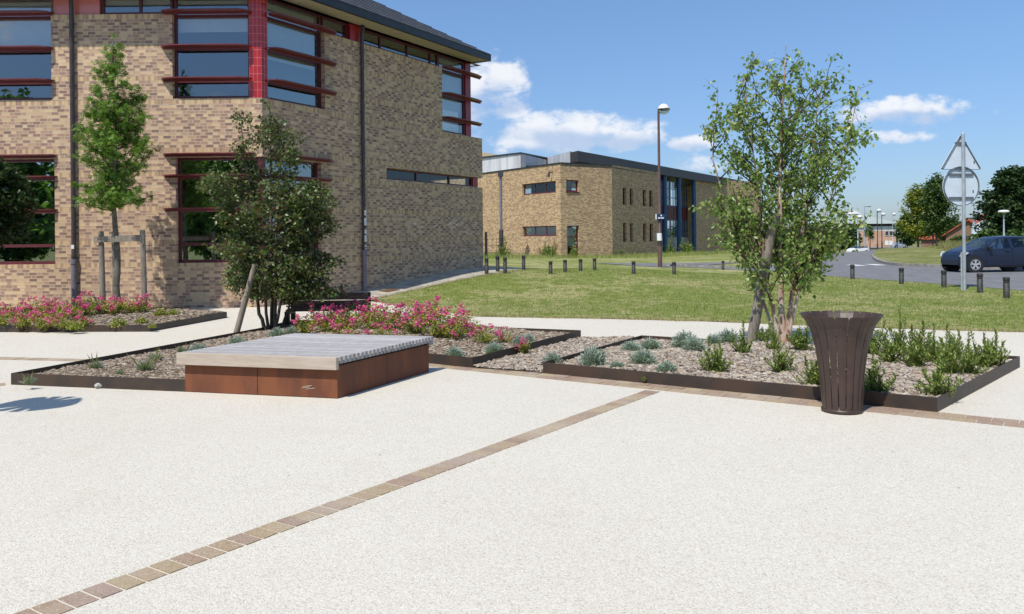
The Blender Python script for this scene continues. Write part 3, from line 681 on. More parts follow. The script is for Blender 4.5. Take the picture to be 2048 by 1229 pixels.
def tree(name, label, cat, base, stems, env, depth, nb, twigs, per, lsize, tmpl, leaf, bark, seed, rise=(.15, .6), droop=.3, group=None, twigr=.004, brr=.012, spread=.05, brn=True, z0=None, clump=None, gap=None, gapf=7., fmin=.12, bend=.02, bmax=1.6, irr=True):
    """env rows: height above base, left half-width, right half-width; stems: list of (points, r0, r1)"""
    rng = np.random.default_rng(seed)
    root = thing(name, label, cat, base, group); B = Vector(base)
    ph = rng.uniform(0, 6.28, 6)
    tb = MB(); bb = MB(); pos = []
    top = env[-1][0]; lo = env[0][0]
    wts = [1.0]*len(stems)
    for (pts, r0, r1) in stems:
        P3 = [B+Vector(p) for p in pts]
        fine = []
        for i in range(len(P3)-1):
            for k in range(4):
                fine.append(P3[i].lerp(P3[i+1], k/4)+Vector(rng.normal(0, r0*.18, 3)) if (i or k) else P3[0])
        fine.append(P3[-1]); n = len(fine)
        tb.tube(fine, [r0+(r1-r0)*(i/(n-1)) for i in range(n)], 8)
        def inside(p):
            z = p.z-B.z
            if z < lo or z > top: return False
            wl, wr = env_at(env, z); x = p.x-B.x; wl = max(wl, .03); wr = max(wr, .03)
            lob = 1+.22*math.sin(z*5.1+ph[0]+(1.7 if x > 0 else 0))+.13*math.sin(z*11+ph[1]+(2.3 if x > 0 else 0))
            if irr: wl *= lob; wr *= lob
            dp = depth*.5*(wl+wr); return (x/(wr if x > 0 else wl))**2+((p.y-B.y)/dp)**2*.8 < 1
        for _ in range(nb):
            f = rng.uniform(fmin, .985); i = min(n-2, int(f*(n-1))); s0 = fine[i].lerp(fine[i+1], f*(n-1)-i)
            if s0.z-B.z < lo-.9: continue
            az = rng.uniform(0, 2*math.pi); o_ = Vector((s0.x-B.x, s0.y-B.y, 0)); dv = Vector((math.cos(az), math.sin(az), 0))
            if o_.length > .1: dv = (dv+o_.normalized()*.8).normalized()
            up = rng.uniform(*rise); step = .07*(clump or 1); br = [s0]; p = s0; miss = 0; d_ = (dv+Vector((0, 0, up))).normalized(); maxl = rng.uniform(.35, 1.0)*bmax
            while len(br)*step < maxl and miss < 4:
                d_ = (d_+Vector(rng.normal(0, .12, 3))+Vector((0, 0, bend))).normalized(); p = p+d_*step
                br.append(p); miss = 0 if inside(p) else miss+1
            if len(br) < 4: continue
            if miss: br = br[:-miss] if inside(br[-miss-1]) or len(br)-miss < 4 else br[:1]
            if len(br) < 3: continue
            m_b = len(br); bb.tube(br, [brr*(.35+.65*min(1, m_b*step/1.2))*(1-.8*j/(m_b-1)) for j in range(m_b)], 4, cap=False)
            tn = max(2, int(twigs*m_b*step/.8))
            for k in range(tn):
                j = min(m_b-2, int(rng.uniform(.12, 1.0)*(m_b-1))); p = br[j].lerp(br[j+1], rng.uniform(0, 1))
                dr = ((br[j+1]-br[j]).normalized()*.9+Vector(rng.normal(0, .55, 3))+Vector((0, 0, .15-droop*.4))).normalized()
                tl = rng.uniform(.08, .24)*(clump or 1); e = p+dr*tl
                if not inside(e): e = p+dr*tl*.4
                if twigr: bb.tube([p, p.lerp(e, .5)+Vector((0, 0, tl*.05)), e], [twigr*1.3, twigr, twigr*.5], 3, cap=False)
                for _ in range(per): pos.append(tuple(p.lerp(e, rng.uniform(.15, 1.1))+Vector(rng.normal(0, spread, 3))))
        for _ in range(int(nb*.5)):   # short shoots straight off the upper stem
            f = rng.uniform(.32, 1.0); i = min(n-2, int(f*(n-1))); p = fine[i].lerp(fine[i+1], f*(n-1)-i)
            if p.z-B.z < lo: continue
            dr = Vector(rng.normal(0, 1, 3)).normalized(); e = p+dr*rng.uniform(.08, .3)*(clump or 1)
            if twigr: bb.tube([p, p.lerp(e, .5), e], [twigr*1.3, twigr, twigr*.5], 3, cap=False)
            for _ in range(per): pos.append(tuple(p.lerp(e, rng.uniform(.2, 1.05))+Vector(rng.normal(0, spread, 3))))
    tb.build('trunk', bark, root)
    if bb.v: bb.build('branches', M['twig'] if brn else bark, root)
    if gap:
        q_ = np.asarray(pos)-np.array(base); fq = gapf
        nz = np.sin(q_[:, 0]*fq+ph[0]+1.3*np.sin(q_[:, 2]*fq*.7+ph[3]))+np.sin(q_[:, 1]*fq*1.1+ph[1])*.8+np.sin(q_[:, 2]*fq*1.2+ph[2]+1.1*np.sin(q_[:, 0]*fq*.8+ph[4]))
        pos = [p for p, v_, r_ in zip(pos, nz, rng.uniform(-.5, .5, len(pos))) if v_+r_ > gap]
    leaf_cloud('crown', pos, lsize, tmpl, leaf, rng, root, droop)
    return root

# ---------------- facades ----------------
class Fac:
    """vertical plane: origin, run direction, outward normal"""
    def __init__(s, o, d, n): s.o = Vector((*o, 0)); s.d = Vector((*d, 0)).normalized(); s.n = Vector((*n, 0)).normalized()
    def p(s, a, off, z): q = s.o+s.d*a+s.n*off; return (q.x, q.y, z)
    def box(s, mb, s0, s1, z0, z1, o0, o1, mi=0):
        mb.hexa([s.p(s0, o0, z0), s.p(s1, o0, z0), s.p(s1, o1, z0), s.p(s0, o1, z0), s.p(s0, o0, z1), s.p(s1, o0, z1), s.p(s1, o1, z1), s.p(s0, o1, z1)], mi)
    def wall(s, mb, s0, s1, z0, z1, holes, bands, depth=.2, skip=(), uoff=0):
        xs = sorted({s0, s1, *[h[0] for h in holes], *[h[1] for h in holes]}); zs = {z0, z1, *[h[2] for h in holes], *[h[3] for h in holes]}
        for b in bands: zs |= {b, b+.115}
        zs = sorted(z for z in zs if z0 <= z <= z1); xs = [x for x in xs if s0 <= x <= s1]
        for i in range(len(xs)-1):
            for j in range(len(zs)-1):
                cx, cz = (xs[i]+xs[i+1])/2, (zs[j]+zs[j+1])/2
                if any(h[0] < cx < h[1] and h[2] < cz < h[3] for h in holes): continue
                bi = [b for b in bands if b < cz < b+.115]
                uvz = bi[0] if bi else 0
                q = [(xs[i], zs[j]), (xs[i+1], zs[j]), (xs[i+1], zs[j+1]), (xs[i], zs[j+1])]
                mb.face([s.p(a, 0, z) for a, z in q], 1 if bi else 0, [(a+uoff, z-uvz) for a, z in q])
        for k, h in enumerate(holes):
            a0, a1, b0, b1 = h
            for (e, kk) in ((a0, 'l'), (a1, 'r')):
                if (k, kk) in skip: continue
                zc = sorted({b0, b1, *[b for b in bands if b0 < b < b1], *[b+.115 for b in bands if b0 < b+.115 < b1]})
                mb.face([s.p(e, 0, b0), s.p(e, -depth, b0), s.p(e, -depth, b1), s.p(e, 0, b1)], 0, [(e, b0), (e+depth, b0), (e+depth, b1), (e, b1)])
            for e in (b0, b1): mb.face([s.p(a0, 0, e), s.p(a1, 0, e), s.p(a1, -depth, e), s.p(a0, -depth, e)], 1, [(a0, 0), (a1, 0), (a1, .11), (a0, .11)])
def window(root, fc, s0, s1, z0, z1, rails=(), mulls=(), off=-.16, fr=.06, glass='glass', blinds=(), m_='maroon', name='window', sash=None):
    mb = MB(); o0, o1 = off-.05, off+.03
    fc.box(mb, s0, s1, z0, z0+fr*1.2, o0, o1); fc.box(mb, s0, s1, z1-fr, z1, o0, o1)
    fc.box(mb, s0, s0+fr, z0+fr*1.2, z1-fr, o0, o1-.002); fc.box(mb, s1-fr, s1, z0+fr*1.2, z1-fr, o0, o1-.002)
    for r in rails: fc.box(mb, s0+fr, s1-fr, r-.035, r+.035, o0, o1-.004)
    for q in mulls: fc.box(mb, q-.03, q+.03, z0+fr*1.2, z1-fr, o0+.003, o1-.008)
    w = mb.build(name, M[m_], root)
    g = MB(); g.face([fc.p(s0+.01, off-.01, z0+.02), fc.p(s1-.01, off-.01, z0+.02), fc.p(s1-.01, off-.01, z1-.02), fc.p(s0+.01, off-.01, z1-.02)])
    g.build('pane', M[glass], w)
    for (a, b, c, d) in blinds:
        bm_ = MB(); fc.box(bm_, a, b, c, d, off-.13, off-.11); bm_.build('blind', M['blind'], w)
    return w
def fin_part(root, fc, s0, s1, z, out=.27, t0=.28, t1=.28, flip=False):
    out = min(out, .27) if out > .26 else .2
    mb = MB()
    poly = [fc.p(s0, .015, 0)[:2], fc.p(s0+t0*.35, out*.72, 0)[:2], fc.p(s0+t0, out, 0)[:2], fc.p(s1-t1, out, 0)[:2], fc.p(s1-t1*.35, out*.72, 0)[:2], fc.p(s1, .015, 0)[:2]]
    mb.prism(poly, z-.012, z+.014)
    fc.box(mb, s0+.06, s1-.06, z-.055, z-.012, .015, .04)
    return mb.build('sunshade', M['fin'], root)

# ======== main building, left ========
C0 = (-5.85, 20.0); RD = (.4855, .8742); RN = (.8742, -.4855)
FL = Fac(C0, (-1, 0.0), (0, -1)); FR = Fac(C0, RD, RN)
LW, RW, ZT, ZE = 12.0, 10.03, 6.93, 7.40
BAND = [1.00-.03, 1.53-.03, 2.32-.03, 3.10, 3.66, 4.80, 5.36, 6.11, 6.815]
b1 = thing('school_building', 'large two-storey brick building at the left with maroon windows and red tiled corner', 'building', (C0[0], C0[1], 0))
up0, up1, lo0, lo1 = 4.93, ZE, 1.06, 3.545
mb = MB()
hL = [(0, 2.10, up0, ZE), (4.95, 8.6, up0, ZE), (0.0, 2.05, lo0, lo1), (4.90, 8.6, lo0, lo1), (2.10, 4.95, ZT, ZE)]
FL.wall(mb, 0, LW, -.3, ZE, hL, BAND, .16, skip=((0, 'l'), (2, 'l'), (4, 'l'), (4, 'r'), (0, 'r')))
FL.wall(mb, 2.10, 2.1001, up0, ZT, [], [], .16)
for e in (2.10,): mb.face([FL.p(e, 0, up0), FL.p(e, -.16, up0), FL.p(e, -.16, ZT), FL.p(e, 0, ZT)], 0, [(0, up0), (.16, up0), (.16, ZT), (0, ZT)])
hR = [(0, 2.20, up0, ZE), (0, 2.02, lo0, lo1), (7.62, RW, up0, ZE), (2.20, 7.62, ZT, ZE), (4.75, RW, 3.27, 3.60)]
FR.wall(mb, 0, RW, -.3, ZE, hR, BAND, .16, skip=((0, 'l'), (1, 'l'), (2, 'r'), (3, 'l'), (3, 'r'), (4, 'r'), (0, 'r'), (2, 'l')), uoff=.06)
for e in (2.20, 7.62): mb.face([FR.p(e, 0, up0), FR.p(e, -.16, up0), FR.p(e, -.16, ZT), FR.p(e, 0, ZT)], 0, [(0, up0), (.16, up0), (.16, ZT), (0, ZT)])
# end wall (turned away) and back
FE = Fac(FR.p(RW, 0, 0)[:2], (-RN[0], -RN[1]), RD)
FE.wall(mb, 0, 9, -.3, ZE, [(0, 2.0, up0, ZE), (0, 2.0, 3.27, 3.60)], BAND, .16, skip=((0, 'l'), (1, 'l')))
mb.build('brick_wall', [M['brick'], M['rowlock']], b1)
# dark interior backing, floors, ceiling
mb = MB()
FL.box(mb, -.2, LW, -.2, ZE-.03, -2.7, -2.6); FR.box(mb, 1.6, RW-.3, -.2, ZE-.03, -2.7, -2.6); FE.box(mb, 1.5, 9, -.2, ZE-.03, -2.0, -1.9)
mb.prism([FL.p(LW, -.2, 0)[:2], FL.p(0.1, -.2, 0)[:2], FR.p(.2, -.2, 0)[:2], FR.p(RW-.2, -.2, 0)[:2], FR.p(RW-.2, -6, 0)[:2], FL.p(LW, -6, 0)[:2]], 3.75, 4.3)
mb.build('interior', M['dark_in'], b1)
# lamps seen through the clerestory
for q in (4.6, 7.0):
    l = MB(); l.lathe(FR.p(q, -1.1, 7.12), [(0, -.03), (.30, -.02), (.33, 0), (.30, .02), (0, .03)], 20); l.build('ceiling_lamp', M['lamp_glass'], b1)
# windows on the lit face
window(b1, FL, .30, 2.10, up0, ZE-.02, rails=(5.36, 6.12, 6.9), glass='glass', blinds=((.36, 2.05, 6.55, 7.3), (.36, 2.05, 7.1, 7.2)))
window(b1, FL, 4.95, 8.6, up0, ZE-.02, rails=(5.36, 6.12, 6.9), mulls=(6.6,), blinds=((5.0, 8.5, 6.25, 7.3), (6.7, 8.5, 5.9, 6.25)))
window(b1, FL, .12, 2.05, lo0, lo1, rails=(1.5, 2.3, 3.08), glass='glass_low')
window(b1, FL, 4.90, 8.6, lo0, lo1, rails=(1.5, 2.3, 3.08), mulls=(8.0,), glass='glass_low')
window(b1, FL, 2.13, 3.82, ZT+.004, ZE-.02, mulls=(2.9,), blinds=((2.2, 3.8, 7.2, 7.38),))
mb = MB(); FL.box(mb, 3.83, 4.93, ZT+.004, ZE-.02, -.2, -.06); mb.build('red_panel', M['tile_red'], b1)
# windows on the shaded face
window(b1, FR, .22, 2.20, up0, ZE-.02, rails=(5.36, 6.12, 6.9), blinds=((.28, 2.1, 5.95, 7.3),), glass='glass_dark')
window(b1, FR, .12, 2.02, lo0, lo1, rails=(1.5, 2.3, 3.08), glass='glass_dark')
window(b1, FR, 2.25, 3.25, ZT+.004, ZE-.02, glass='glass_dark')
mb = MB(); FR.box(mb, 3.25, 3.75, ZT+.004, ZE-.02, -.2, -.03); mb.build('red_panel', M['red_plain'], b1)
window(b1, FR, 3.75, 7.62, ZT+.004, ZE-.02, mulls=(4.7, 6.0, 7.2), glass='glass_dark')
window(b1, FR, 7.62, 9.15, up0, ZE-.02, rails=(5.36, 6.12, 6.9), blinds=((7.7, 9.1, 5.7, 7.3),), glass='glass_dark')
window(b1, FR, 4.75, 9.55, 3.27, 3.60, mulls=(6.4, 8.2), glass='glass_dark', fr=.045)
for (z0, z1, s0) in ((up0, ZE-.02, 9.17), (3.27, 3.6, 9.57)):
    mb = MB(); FR.box(mb, s0, s0+.32, z0, z1, -.40, -.10); mb.build('corner_post', M['red_plain'], b1)
    window(b1, FE, .35, 1.95, z0, z1, glass='glass_low') if s0 < 9.5 else None
# red glazed tile corner column
mb = MB()
ci = [FL.p(.30, -.02, 0)[:2], FL.p(0.0, -.02, 0)[:2], FR.p(.21, -.02, 0)[:2], FR.p(.21, -.30, 0)[:2], FL.p(.30, -.30, 0)[:2]]
kx = -.02*math.tan(math.radians(30.5)); cpt = (C0[0]-.013, C0[1]+.02)
for (p0, p1, u0) in ((ci[0], cpt, 0), (cpt, ci[2], 0.0)):
    L = (Vector(p1)-Vector(p0)).length
    uu = (0, .375) if p0 is ci[0] else (0, .25)
    mb.face([(*p0, up0), (*p1, up0), (*p1, ZE), (*p0, ZE)], 0, [(uu[0], 0), (uu[1], 0), (uu[1], ZE-up0), (uu[0], ZE-up0)])
mb.face([(*ci[2], up0), (*ci[3], up0), (*ci[3], ZE), (*ci[2], ZE)], 0, [(0, 0), (.25, 0), (.25, 2.4), (0, 2.4)])
mb.face([(*ci[0], up0), (*ci[4], up0), (*ci[4], ZE), (*ci[0], ZE)], 0, [(0, 0), (.25, 0), (.25, 2.4), (0, 2.4)])
mb.build('tiled_column', M['tile_red'], b1)
mb = MB(); mb.prism([FL.p(.115, -.03, 0)[:2], (cpt[0], cpt[1]+.02), FR.p(.115, -.03, 0)[:2], (cpt[0]-.2, cpt[1]+.3)], lo0, lo1); mb.build('corner_post', M['maroon'], b1)
# brick coping ledges below the corner glazing
for z in (6.94, 6.12, 5.36): fin_part(b1, FL, .22, 2.36, z+.02)
for z in (6.94, 6.12, 5.36): fin_part(b1, FL, 4.86, 8.7, z+.02)
for z in (3.60, 3.10, 2.32): fin_part(b1, FL, .15, 2.34, z+.02, .26); fin_part(b1, FL, 4.82, 8.7, z+.02, .26)
for z in (6.94, 6.12, 5.36): fin_part(b1, FR, .16, 2.62, z+.02, t1=.5)
for z in (3.60, 3.10, 2.32): fin_part(b1, FR, .15, 2.42, z+.02, .26)
for z in (6.94, 6.12, 5.36): fin_part(b1, FR, 7.56, 9.95, z+.02, t1=.6)
# roof: soffit, fascia with gutter, lapped tiles
OH = .60
def off2(a, b, o, flip=1): pass
EC = None
cxx = Fac(C0, (-1, 0), (0, -1))
# eave corner: y = 20-OH ; and FR offset OH
s_ = (-OH+OH*.4855)/.8742
ecx = C0[0]+RN[0]*OH+RD[0]*s_; ec = (ecx, C0[1]-OH)
e_l = (C0[0]-LW, C0[1]-OH); e_r = FR.p(9.42, OH, 0)[:2]; e_b = FR.p(9.42, -9, 0)[:2]; e_bl = (C0[0]-LW, C0[1]+9)
mb = MB(); eave = [e_l, ec, e_r, e_b, e_bl]
mb.prism(eave, ZE, ZE+.05); mb.build('soffit', M['soffit'], b1)
mb = MB()
for p0, p1 in ((e_l, ec), (ec, e_r), (e_r, e_b)):
    d = (Vector(p1)-Vector(p0)).normalized(); n = Vector((d.y, -d.x))*.09
    ext_ = d*.0
    mb.prism([p0, p1, tuple(Vector(p1)+n+d*.09), tuple(Vector(p0)+n-d*.02)], ZE-.02, ZE+.17)
mb.build('fascia', M['fascia'], b1)
mb = MB(); ctr = Vector((e_r[0]-3.0, e_r[1]+2))
ridge_in = 3.0; NR = 9
def ring(k):
    i = k/NR*ridge_in
    a = (e_l[0], e_l[1]+i-.10)
    # intersection of offset lines
    o2 = OH-i+.10; s2 = ((-o2)+o2*.4855)/.8742
    c = (C0[0]+RN[0]*o2+RD[0]*s2, C0[1]-o2)
    e = FR.p(9.50-i*1.1, o2, 0)[:2]; b = FR.p(9.50-i*1.1, -9, 0)[:2]
    return [a, c, e, b]
for k in range(NR):
    r0_, r1_ = ring(k), ring(k+1); z0 = ZE+.21+k*.19; z1 = z0+.165
    for i in range(3):
        mb.face([(*r0_[i], z0), (*r0_[i+1], z0), (*r1_[i+1], z1), (*r1_[i], z1)])
        mb.face([(*r0_[i], z0-.04), (*r0_[i+1], z0-.04), (*r0_[i+1], z0), (*r0_[i], z0)])
r_ = ring(NR); mb.face([(*r_[0], ZE+1.9), (*r_[1], ZE+1.9), (*r_[2], ZE+1.9), (*r_[3], ZE+1.9), (C0[0]-LW, C0[1]+9, ZE+1.9)])
mb.build('roof', M['slate'], b1)
# downpipes: upper square-ish brown pipe and stout cast foot
def downpipe(fc, s, zb, label, stickers=()):
    p = fc.p(s, .07, 0); r = thing('downpipe', label, 'downpipe', (p[0], p[1], zb))
    mb = MB(); mb.tube([fc.p(s, .07, zb+1.15), fc.p(s, .07, ZE-.25), fc.p(s, .10, ZE-.12), fc.p(s, .10, ZE+.02)], .05, 12)
    for z in (zb+1.2, 3.4, 5.2, 6.6): mb.tube([fc.p(s, .07, z), fc.p(s, .07, z+.05)], .060, 12)
    mb.build('pipe', M['pipe'], r)
    mb = MB(); mb.tube([fc.p(s, .075, zb-.15), fc.p(s, .075, zb+1.05)], .062, 12); mb.tube([fc.p(s, .075, zb+1.05), fc.p(s, .075, zb+1.16)], .078, 12)
    mb.build('pipe_foot', M['pipe_low'], r)
    for (z, h, w) in stickers:
        mb = MB(); fc.box(mb, s-w/2, s+w/2, z, z+h, .118, .124); mb.build('sticker', M['paper'], r)
    return r
downpipe(FL, 4.43, .02, 'dark downpipe on the sunlit brick wall beside the far left window', ((1.42, .09, .07),))
downpipe(FR, 3.63, .12, 'dark downpipe with white stickers on the shaded brick wall', ((2.22, .14, .08), (1.95, .2, .09), (1.72, .12, .07), (1.5, .18, .08), (1.3, .12, .06)))
# chalk marks scribbled on the shaded wall
rg = random.Random(3)
for s in (7.1, 7.9, 8.4, 6.0):
    mb = MB(); zc0 = 1.98+rg.uniform(-.04, .04)
    for k in range(3):
        a = s+rg.uniform(-.1, .1); z = zc0+(k-1)*.01; b = a+rg.uniform(.05, .14); z2 = z+rg.uniform(-.05, .05)
        mb.face([FR.p(a, .004, z), FR.p(b, .004, z2), FR.p(b, .004, z2+.02), FR.p(a, .004, z+.02)])
    mb.build('chalk_mark', M['paper'], b1)

# ======== second brick building ========
b2 = thing('brick_building', 'long yellow brick building across the lawn with dark flat roof and blue columns', 'building', (3.46, 60, 0))
A1 = Vector((3.46, 60.0)); LD = Vector((-.538, .843)); A2 = Vector((7.40, 62.6)); MD = (A2-A1).normalized(); RD2 = Vector((.5135, .858))
G1 = Fac(A1, LD, (-.843, -.538)); G2 = Fac(A1, MD, (MD.y, -MD.x)); G3 = Fac(A2, RD2, (.858, -.5135))
HT = 6.72; mb = MB(); LM = (A2-A1).length
def spx(fc, px, z=3):  # run distance on a facade where a picture column falls
    k = (px-CX + .01*(HY-(HY-(z-EYE)*28)))/F
    return (k*fc.o.y-fc.o.x)/(fc.d.x-k*fc.d.y)
w1 = sorted((spx(G1, 1045), spx(G1, 1112))); w2 = sorted((spx(G2, 1133), spx(G2, 1158))); wd = sorted((spx(G2, 1134), spx(G2, 1158)))
H1 = [(w1[0], w1[1], 4.72, 5.55), (w1[0], w1[1], 1.62, 2.36)]
H2 = [(w2[0], w2[1], 4.78, 5.6), (wd[0], wd[1], .12, 2.36)]
G1.wall(mb, 0, 22, -.3, HT, H1, [3.4], .25); G2.wall(mb, 0, LM, -.3, HT, H2, [3.4], .25)
sl = []
for (a, b) in ((1246, 1253), (1260, 1266.5), (1286, 1292.5), (1299, 1306)):
    q = sorted((spx(G3, a), spx(G3, b))); sl += [(q[0], q[1], 3.95, 5.25), (q[0], q[1], 1.12, 2.55)]
GH = Fac(G3.p(0, -3.75, 0)[:2], RD2, (.858, -.5135)); sE = spx(G3, 1321); sP = spx(GH, 1321); sQ = spx(GH, 1392)
G3.wall(mb, 0, sE, -.4, HT+.1, sl, [3.4], .3)
Fac(G3.p(sE, 0, 0)[:2], (-.858, .5135), RD2).wall(mb, 0, 5, -.4, HT+.1, [], [3.4], .2)
mb.build('brick_wall', [M['brick_far'], M['rowlock']], b2)
mb = MB(); GH.wall(mb, sQ, sQ+12, -.6, 7.4, [], [3.4], .2); mb.build('set_back_wall', [M['brick_far'], M['rowlock']], b2)
mb = MB(); G1.box(mb, 0.02, 22, HT, HT+.10, -.3, .05); G2.box(mb, 0.02, LM, HT, HT+.10, -.3, .05); mb.build('coping', M['fascia'], b2)
for g_, hs in ((G1, H1), (G2, H2), (G3, sl)):
    for h in hs: mb = MB(); g_.box(mb, h[0]+.02, h[1]-.02, h[2]+.02, h[3]-.02, -.9, -.8); mb.build('interior', M['dark_in'], b2)
for h in H1: window(b2, G1, h[0]+.01, h[1]-.01, h[2]+.005, h[3]-.005, mulls=(h[0]+(h[1]-h[0])*.33, h[0]+(h[1]-h[0])*.66), off=-.18, glass='glass_dark', fr=.08, blinds=(((h[0]+.1, h[1]-.1, h[2]+.1, h[3]-.1),) if False else ()))
window(b2, G2, *[H2[0][0]+.01, H2[0][1]-.01, H2[0][2]+.005, H2[0][3]-.005], off=-.18, fr=.08, glass='glass_dark')
dr = window(b2, G2, H2[1][0]+.01, H2[1][1]-.01, .12, 2.35, rails=(1.55, .8), off=-.18, fr=.08, glass='glass_dark', name='door', blinds=((H2[1][0]+.1, H2[1][1]-.3, .9, 2.2),))
mb = MB(); G2.box(mb, H2[1][1]-.22, H2[1][1]-.17, 1.0, 1.2, -.15, -.10); mb.build('handle', M['galv'], dr)
for h in sl: window(b2, G3, h[0]+.01, h[1]-.01, h[2]+.005, h[3]-.005, off=-.2, fr=.04, glass='glass_dark')
# lean-out sill
mb = MB(); G2.box(mb, w2[0]-.05, w2[1]+.05, 4.70, 4.777, 0.0, .06); mb.build('sill', M['maroon'], b2)
# glazed hall with blue columns
Z0h = -.2
gz = Fac(GH.p(0, -.9, 0)[:2], RD2, (.858, -.5135))
mb = MB(); gz.box(mb, sP-.1, sQ+.2, -.4, 1.35, -.2, 0); mb.build('plinth', M['path'], b2)
mb = MB(); gz.box(mb, sP-.1, sQ+.2, 1.35, 8, -2.2, -2.1); mb.build('interior', M['dark_in'], b2)
nW = 4; ww = (sQ-sP)/nW
for i in range(nW):
    a = sP+i*ww; b = a+ww
    window(b2, gz, a+.02, b-.02, 1.36, 3.15, rails=(2.2,), mulls=(a+ww*.35, a+ww*.65), off=-.05, fr=.09, glass='glass_low', m_='blue_col')
    window(b2, gz, a+.02, b-.02, 4.52, 7.1, rails=(5.4, 6.3), mulls=(a+ww*.35, a+ww*.65), off=-.05, fr=.09, glass='glass', m_='blue_col', blinds=(((a+.1, b-.1, 4.6, 7.0),) if i < 2 else ()))
    mb = MB(); gz.box(mb, a+.02, b-.02, 3.16, 4.51, -.12, 0.0)
    for q in (.35, .65): gz.box(mb, a+ww*q-.04, a+ww*q+.04, 3.16, 4.51, 0.0, .04)
    mb.build('red_panel', M['red_panel'], b2)
for px in (1329.5, 1358, 1388):
    s = spx(GH, px); mb = MB(); mb.tube([GH.p(s, 0, -.5), GH.p(s, 0, 7.4)], .24, 14); mb.build('column', M['blue_col'], b2)
# dark roof slab, deeper overhang towards us
mb = MB(); rs0 = 1.23
pr = [G3.p(rs0, -3.4, 0)[:2], G3.p(sQ+18, -3.4, 0)[:2], G3.p(sQ+18, -9, 0)[:2], (XZ(1090, HY, 92)[0], 92), (XZ(1144, HY, 66.6)[0], 66.6)]
mb.prism(pr, 7.36, 8.17); mb.build('roof', M['brown_roof'], b2)
mb = MB(); pr2 = [G3.p(rs0+1.2, -3.9, 0)[:2], G3.p(sE+.4, -3.9, 0)[:2], G3.p(sE+.4, -9, 0)[:2], G3.p(rs0+1.2, -9, 0)[:2]]
mb.prism(pr2, HT-.5, 7.36); mb.build('roof_base', M['dark_in'], b2)
mb = MB(); mb.prism([tuple(A2), G3.p(sE, 0, 0)[:2], G3.p(sE, -8, 0)[:2], G1.p(20, -.3, 0)[:2], tuple(A1)], HT-.15, HT-.03); mb.build('flat_roof', M['path'], b2)
# white plant rooms on the roof
def px_pt(px, d): return (XZ(px, HY, d)[0], d)
mb = MB(); q0 = px_pt(960, 74); q1 = px_pt(1043, 68); q2 = px_pt(1112, 76); q3 = px_pt(1030, 86)
mb.prism([q0, q1, q2, q3], HT-.5, [XZ(962, 318, 74)[1], XZ(1043, 311, 68)[1]+.15, XZ(1110, 322, 76)[1]-.1, 8.2]); mb.build('plant_room', M['white_render'], b2)
mb = MB(); mb.prism([(q0[0]-.1, q0[1]-.1), (q1[0], q1[1]-.15), (q2[0]+.1, q2[1]), (q3[0], q3[1]+.1)], [8.43, 8.23, 8.40, 8.4], [8.55, 8.35, 8.5, 8.5]); mb.build('coping', M['fascia'], b2)
mb = MB(); q0 = px_pt(1062, 80); q1 = px_pt(1142, 67); q2 = (q1[0]+1.5, q1[1]+4); q3 = (q0[0]+6, q0[1]+8)
zq = XZ(1142, 303, 67)[1]; mb.prism([q0, q1, q2, q3], HT-.3, [zq+.35, zq, zq, zq+.3]); mb.build('plant_room', M['white_render'], b2)
mb = MB(); q0 = px_pt(940, 98); q1 = px_pt(1012, 92); mb.prism([q0, q1, (q1[0], 104), (q0[0], 108)], 7, [XZ(930, 300, 98)[1], XZ(1005, 313, 92)[1], 10, 11]); mb.build('rear_wall', M['brick_far'], b2)
# projecting wing with slit windows
wo = px_pt(1424, 97); G4 = Fac(wo, (.80, .60), (.60, -.80)); mb = MB(); q = [(.9, 1.35, 1.9, 3.6), (.9, 1.35, 5.4, 6.8)]
G4.wall(mb, 0, 9, -.8, 7.9, q, [], .3); G5 = Fac(wo, (-.5, .86), (-.86, -.5)); G5.wall(mb, 0, 5, -.8, 7.9, [], [], .2); mb.build('wing_wall', [M['brick_far'], M['rowlock']], b2)
mb = MB(); G4.box(mb, .8, 1.5, 1.5, 7.2, -.6, -.5); mb.build('interior', M['dark_in'], b2)
# lamp on the corner of the wall
sL = spx(G1, 1106)
mb = MB(); mb.tube([G1.p(sL, 0, 6.15), G1.p(sL, .35, 6.2)], .03, 6); mb.tube([G1.p(sL, .30, 6.2), G1.p(sL, .34, 5.85)], [.05, .09], 8); mb.build('wall_lamp', M['black'], b2)

# rain water pipe with hopper by the left face, and fence at its foot
x, z = XZ(1001, 350, 60); x2, z2 = XZ(1001, 500, 60)
r = thing('hopper_pipe', 'tall grey pipe with square hopper head against the sunlit yellow brick wall', 'pipe', (x, 60.5, .1))
mb = MB(); mb.tube([(x, 60.5, 0), (x, 60.5, z)], .10, 10); mb.build('pipe', M['pipe_low'], r)
mb = MB(); mb.box(x-.2, x+.2, 60.3, 60.7, z-.1, z+.22); mb.build('hopper', M['pipe'], r)
mb = MB(); mb.tube([(x, 60.5, 0), (x, 60.5, 2.1)], .16, 10); mb.build('pipe_sleeve', M['pipe'], r)
x = XZ(972, 480, 58)[0]
r = thing('mesh_fence', 'thin dark wire mesh fence with one post at the gap between the two brick buildings', 'fence', (x, 58, .1))
mb = MB(); mb.box(x-.09, x+.09, 57.95, 58.05, -.1, 1.95); mb.build('fence_post', M['black'], r)
mb = MB()
for i in range(13): mb.tube([(x-2.2+i*.32, 58.6+i*.16, 0), (x-2.2+i*.32, 58.6+i*.16, 1.45)], .010, 4)
for z in (.1, .5, 1.0, 1.45): mb.tube([(x-2.2, 58.6, z), (x+1.7, 60.5, z)], .012, 4)
mb.build('wire_panel', M['black'], r)

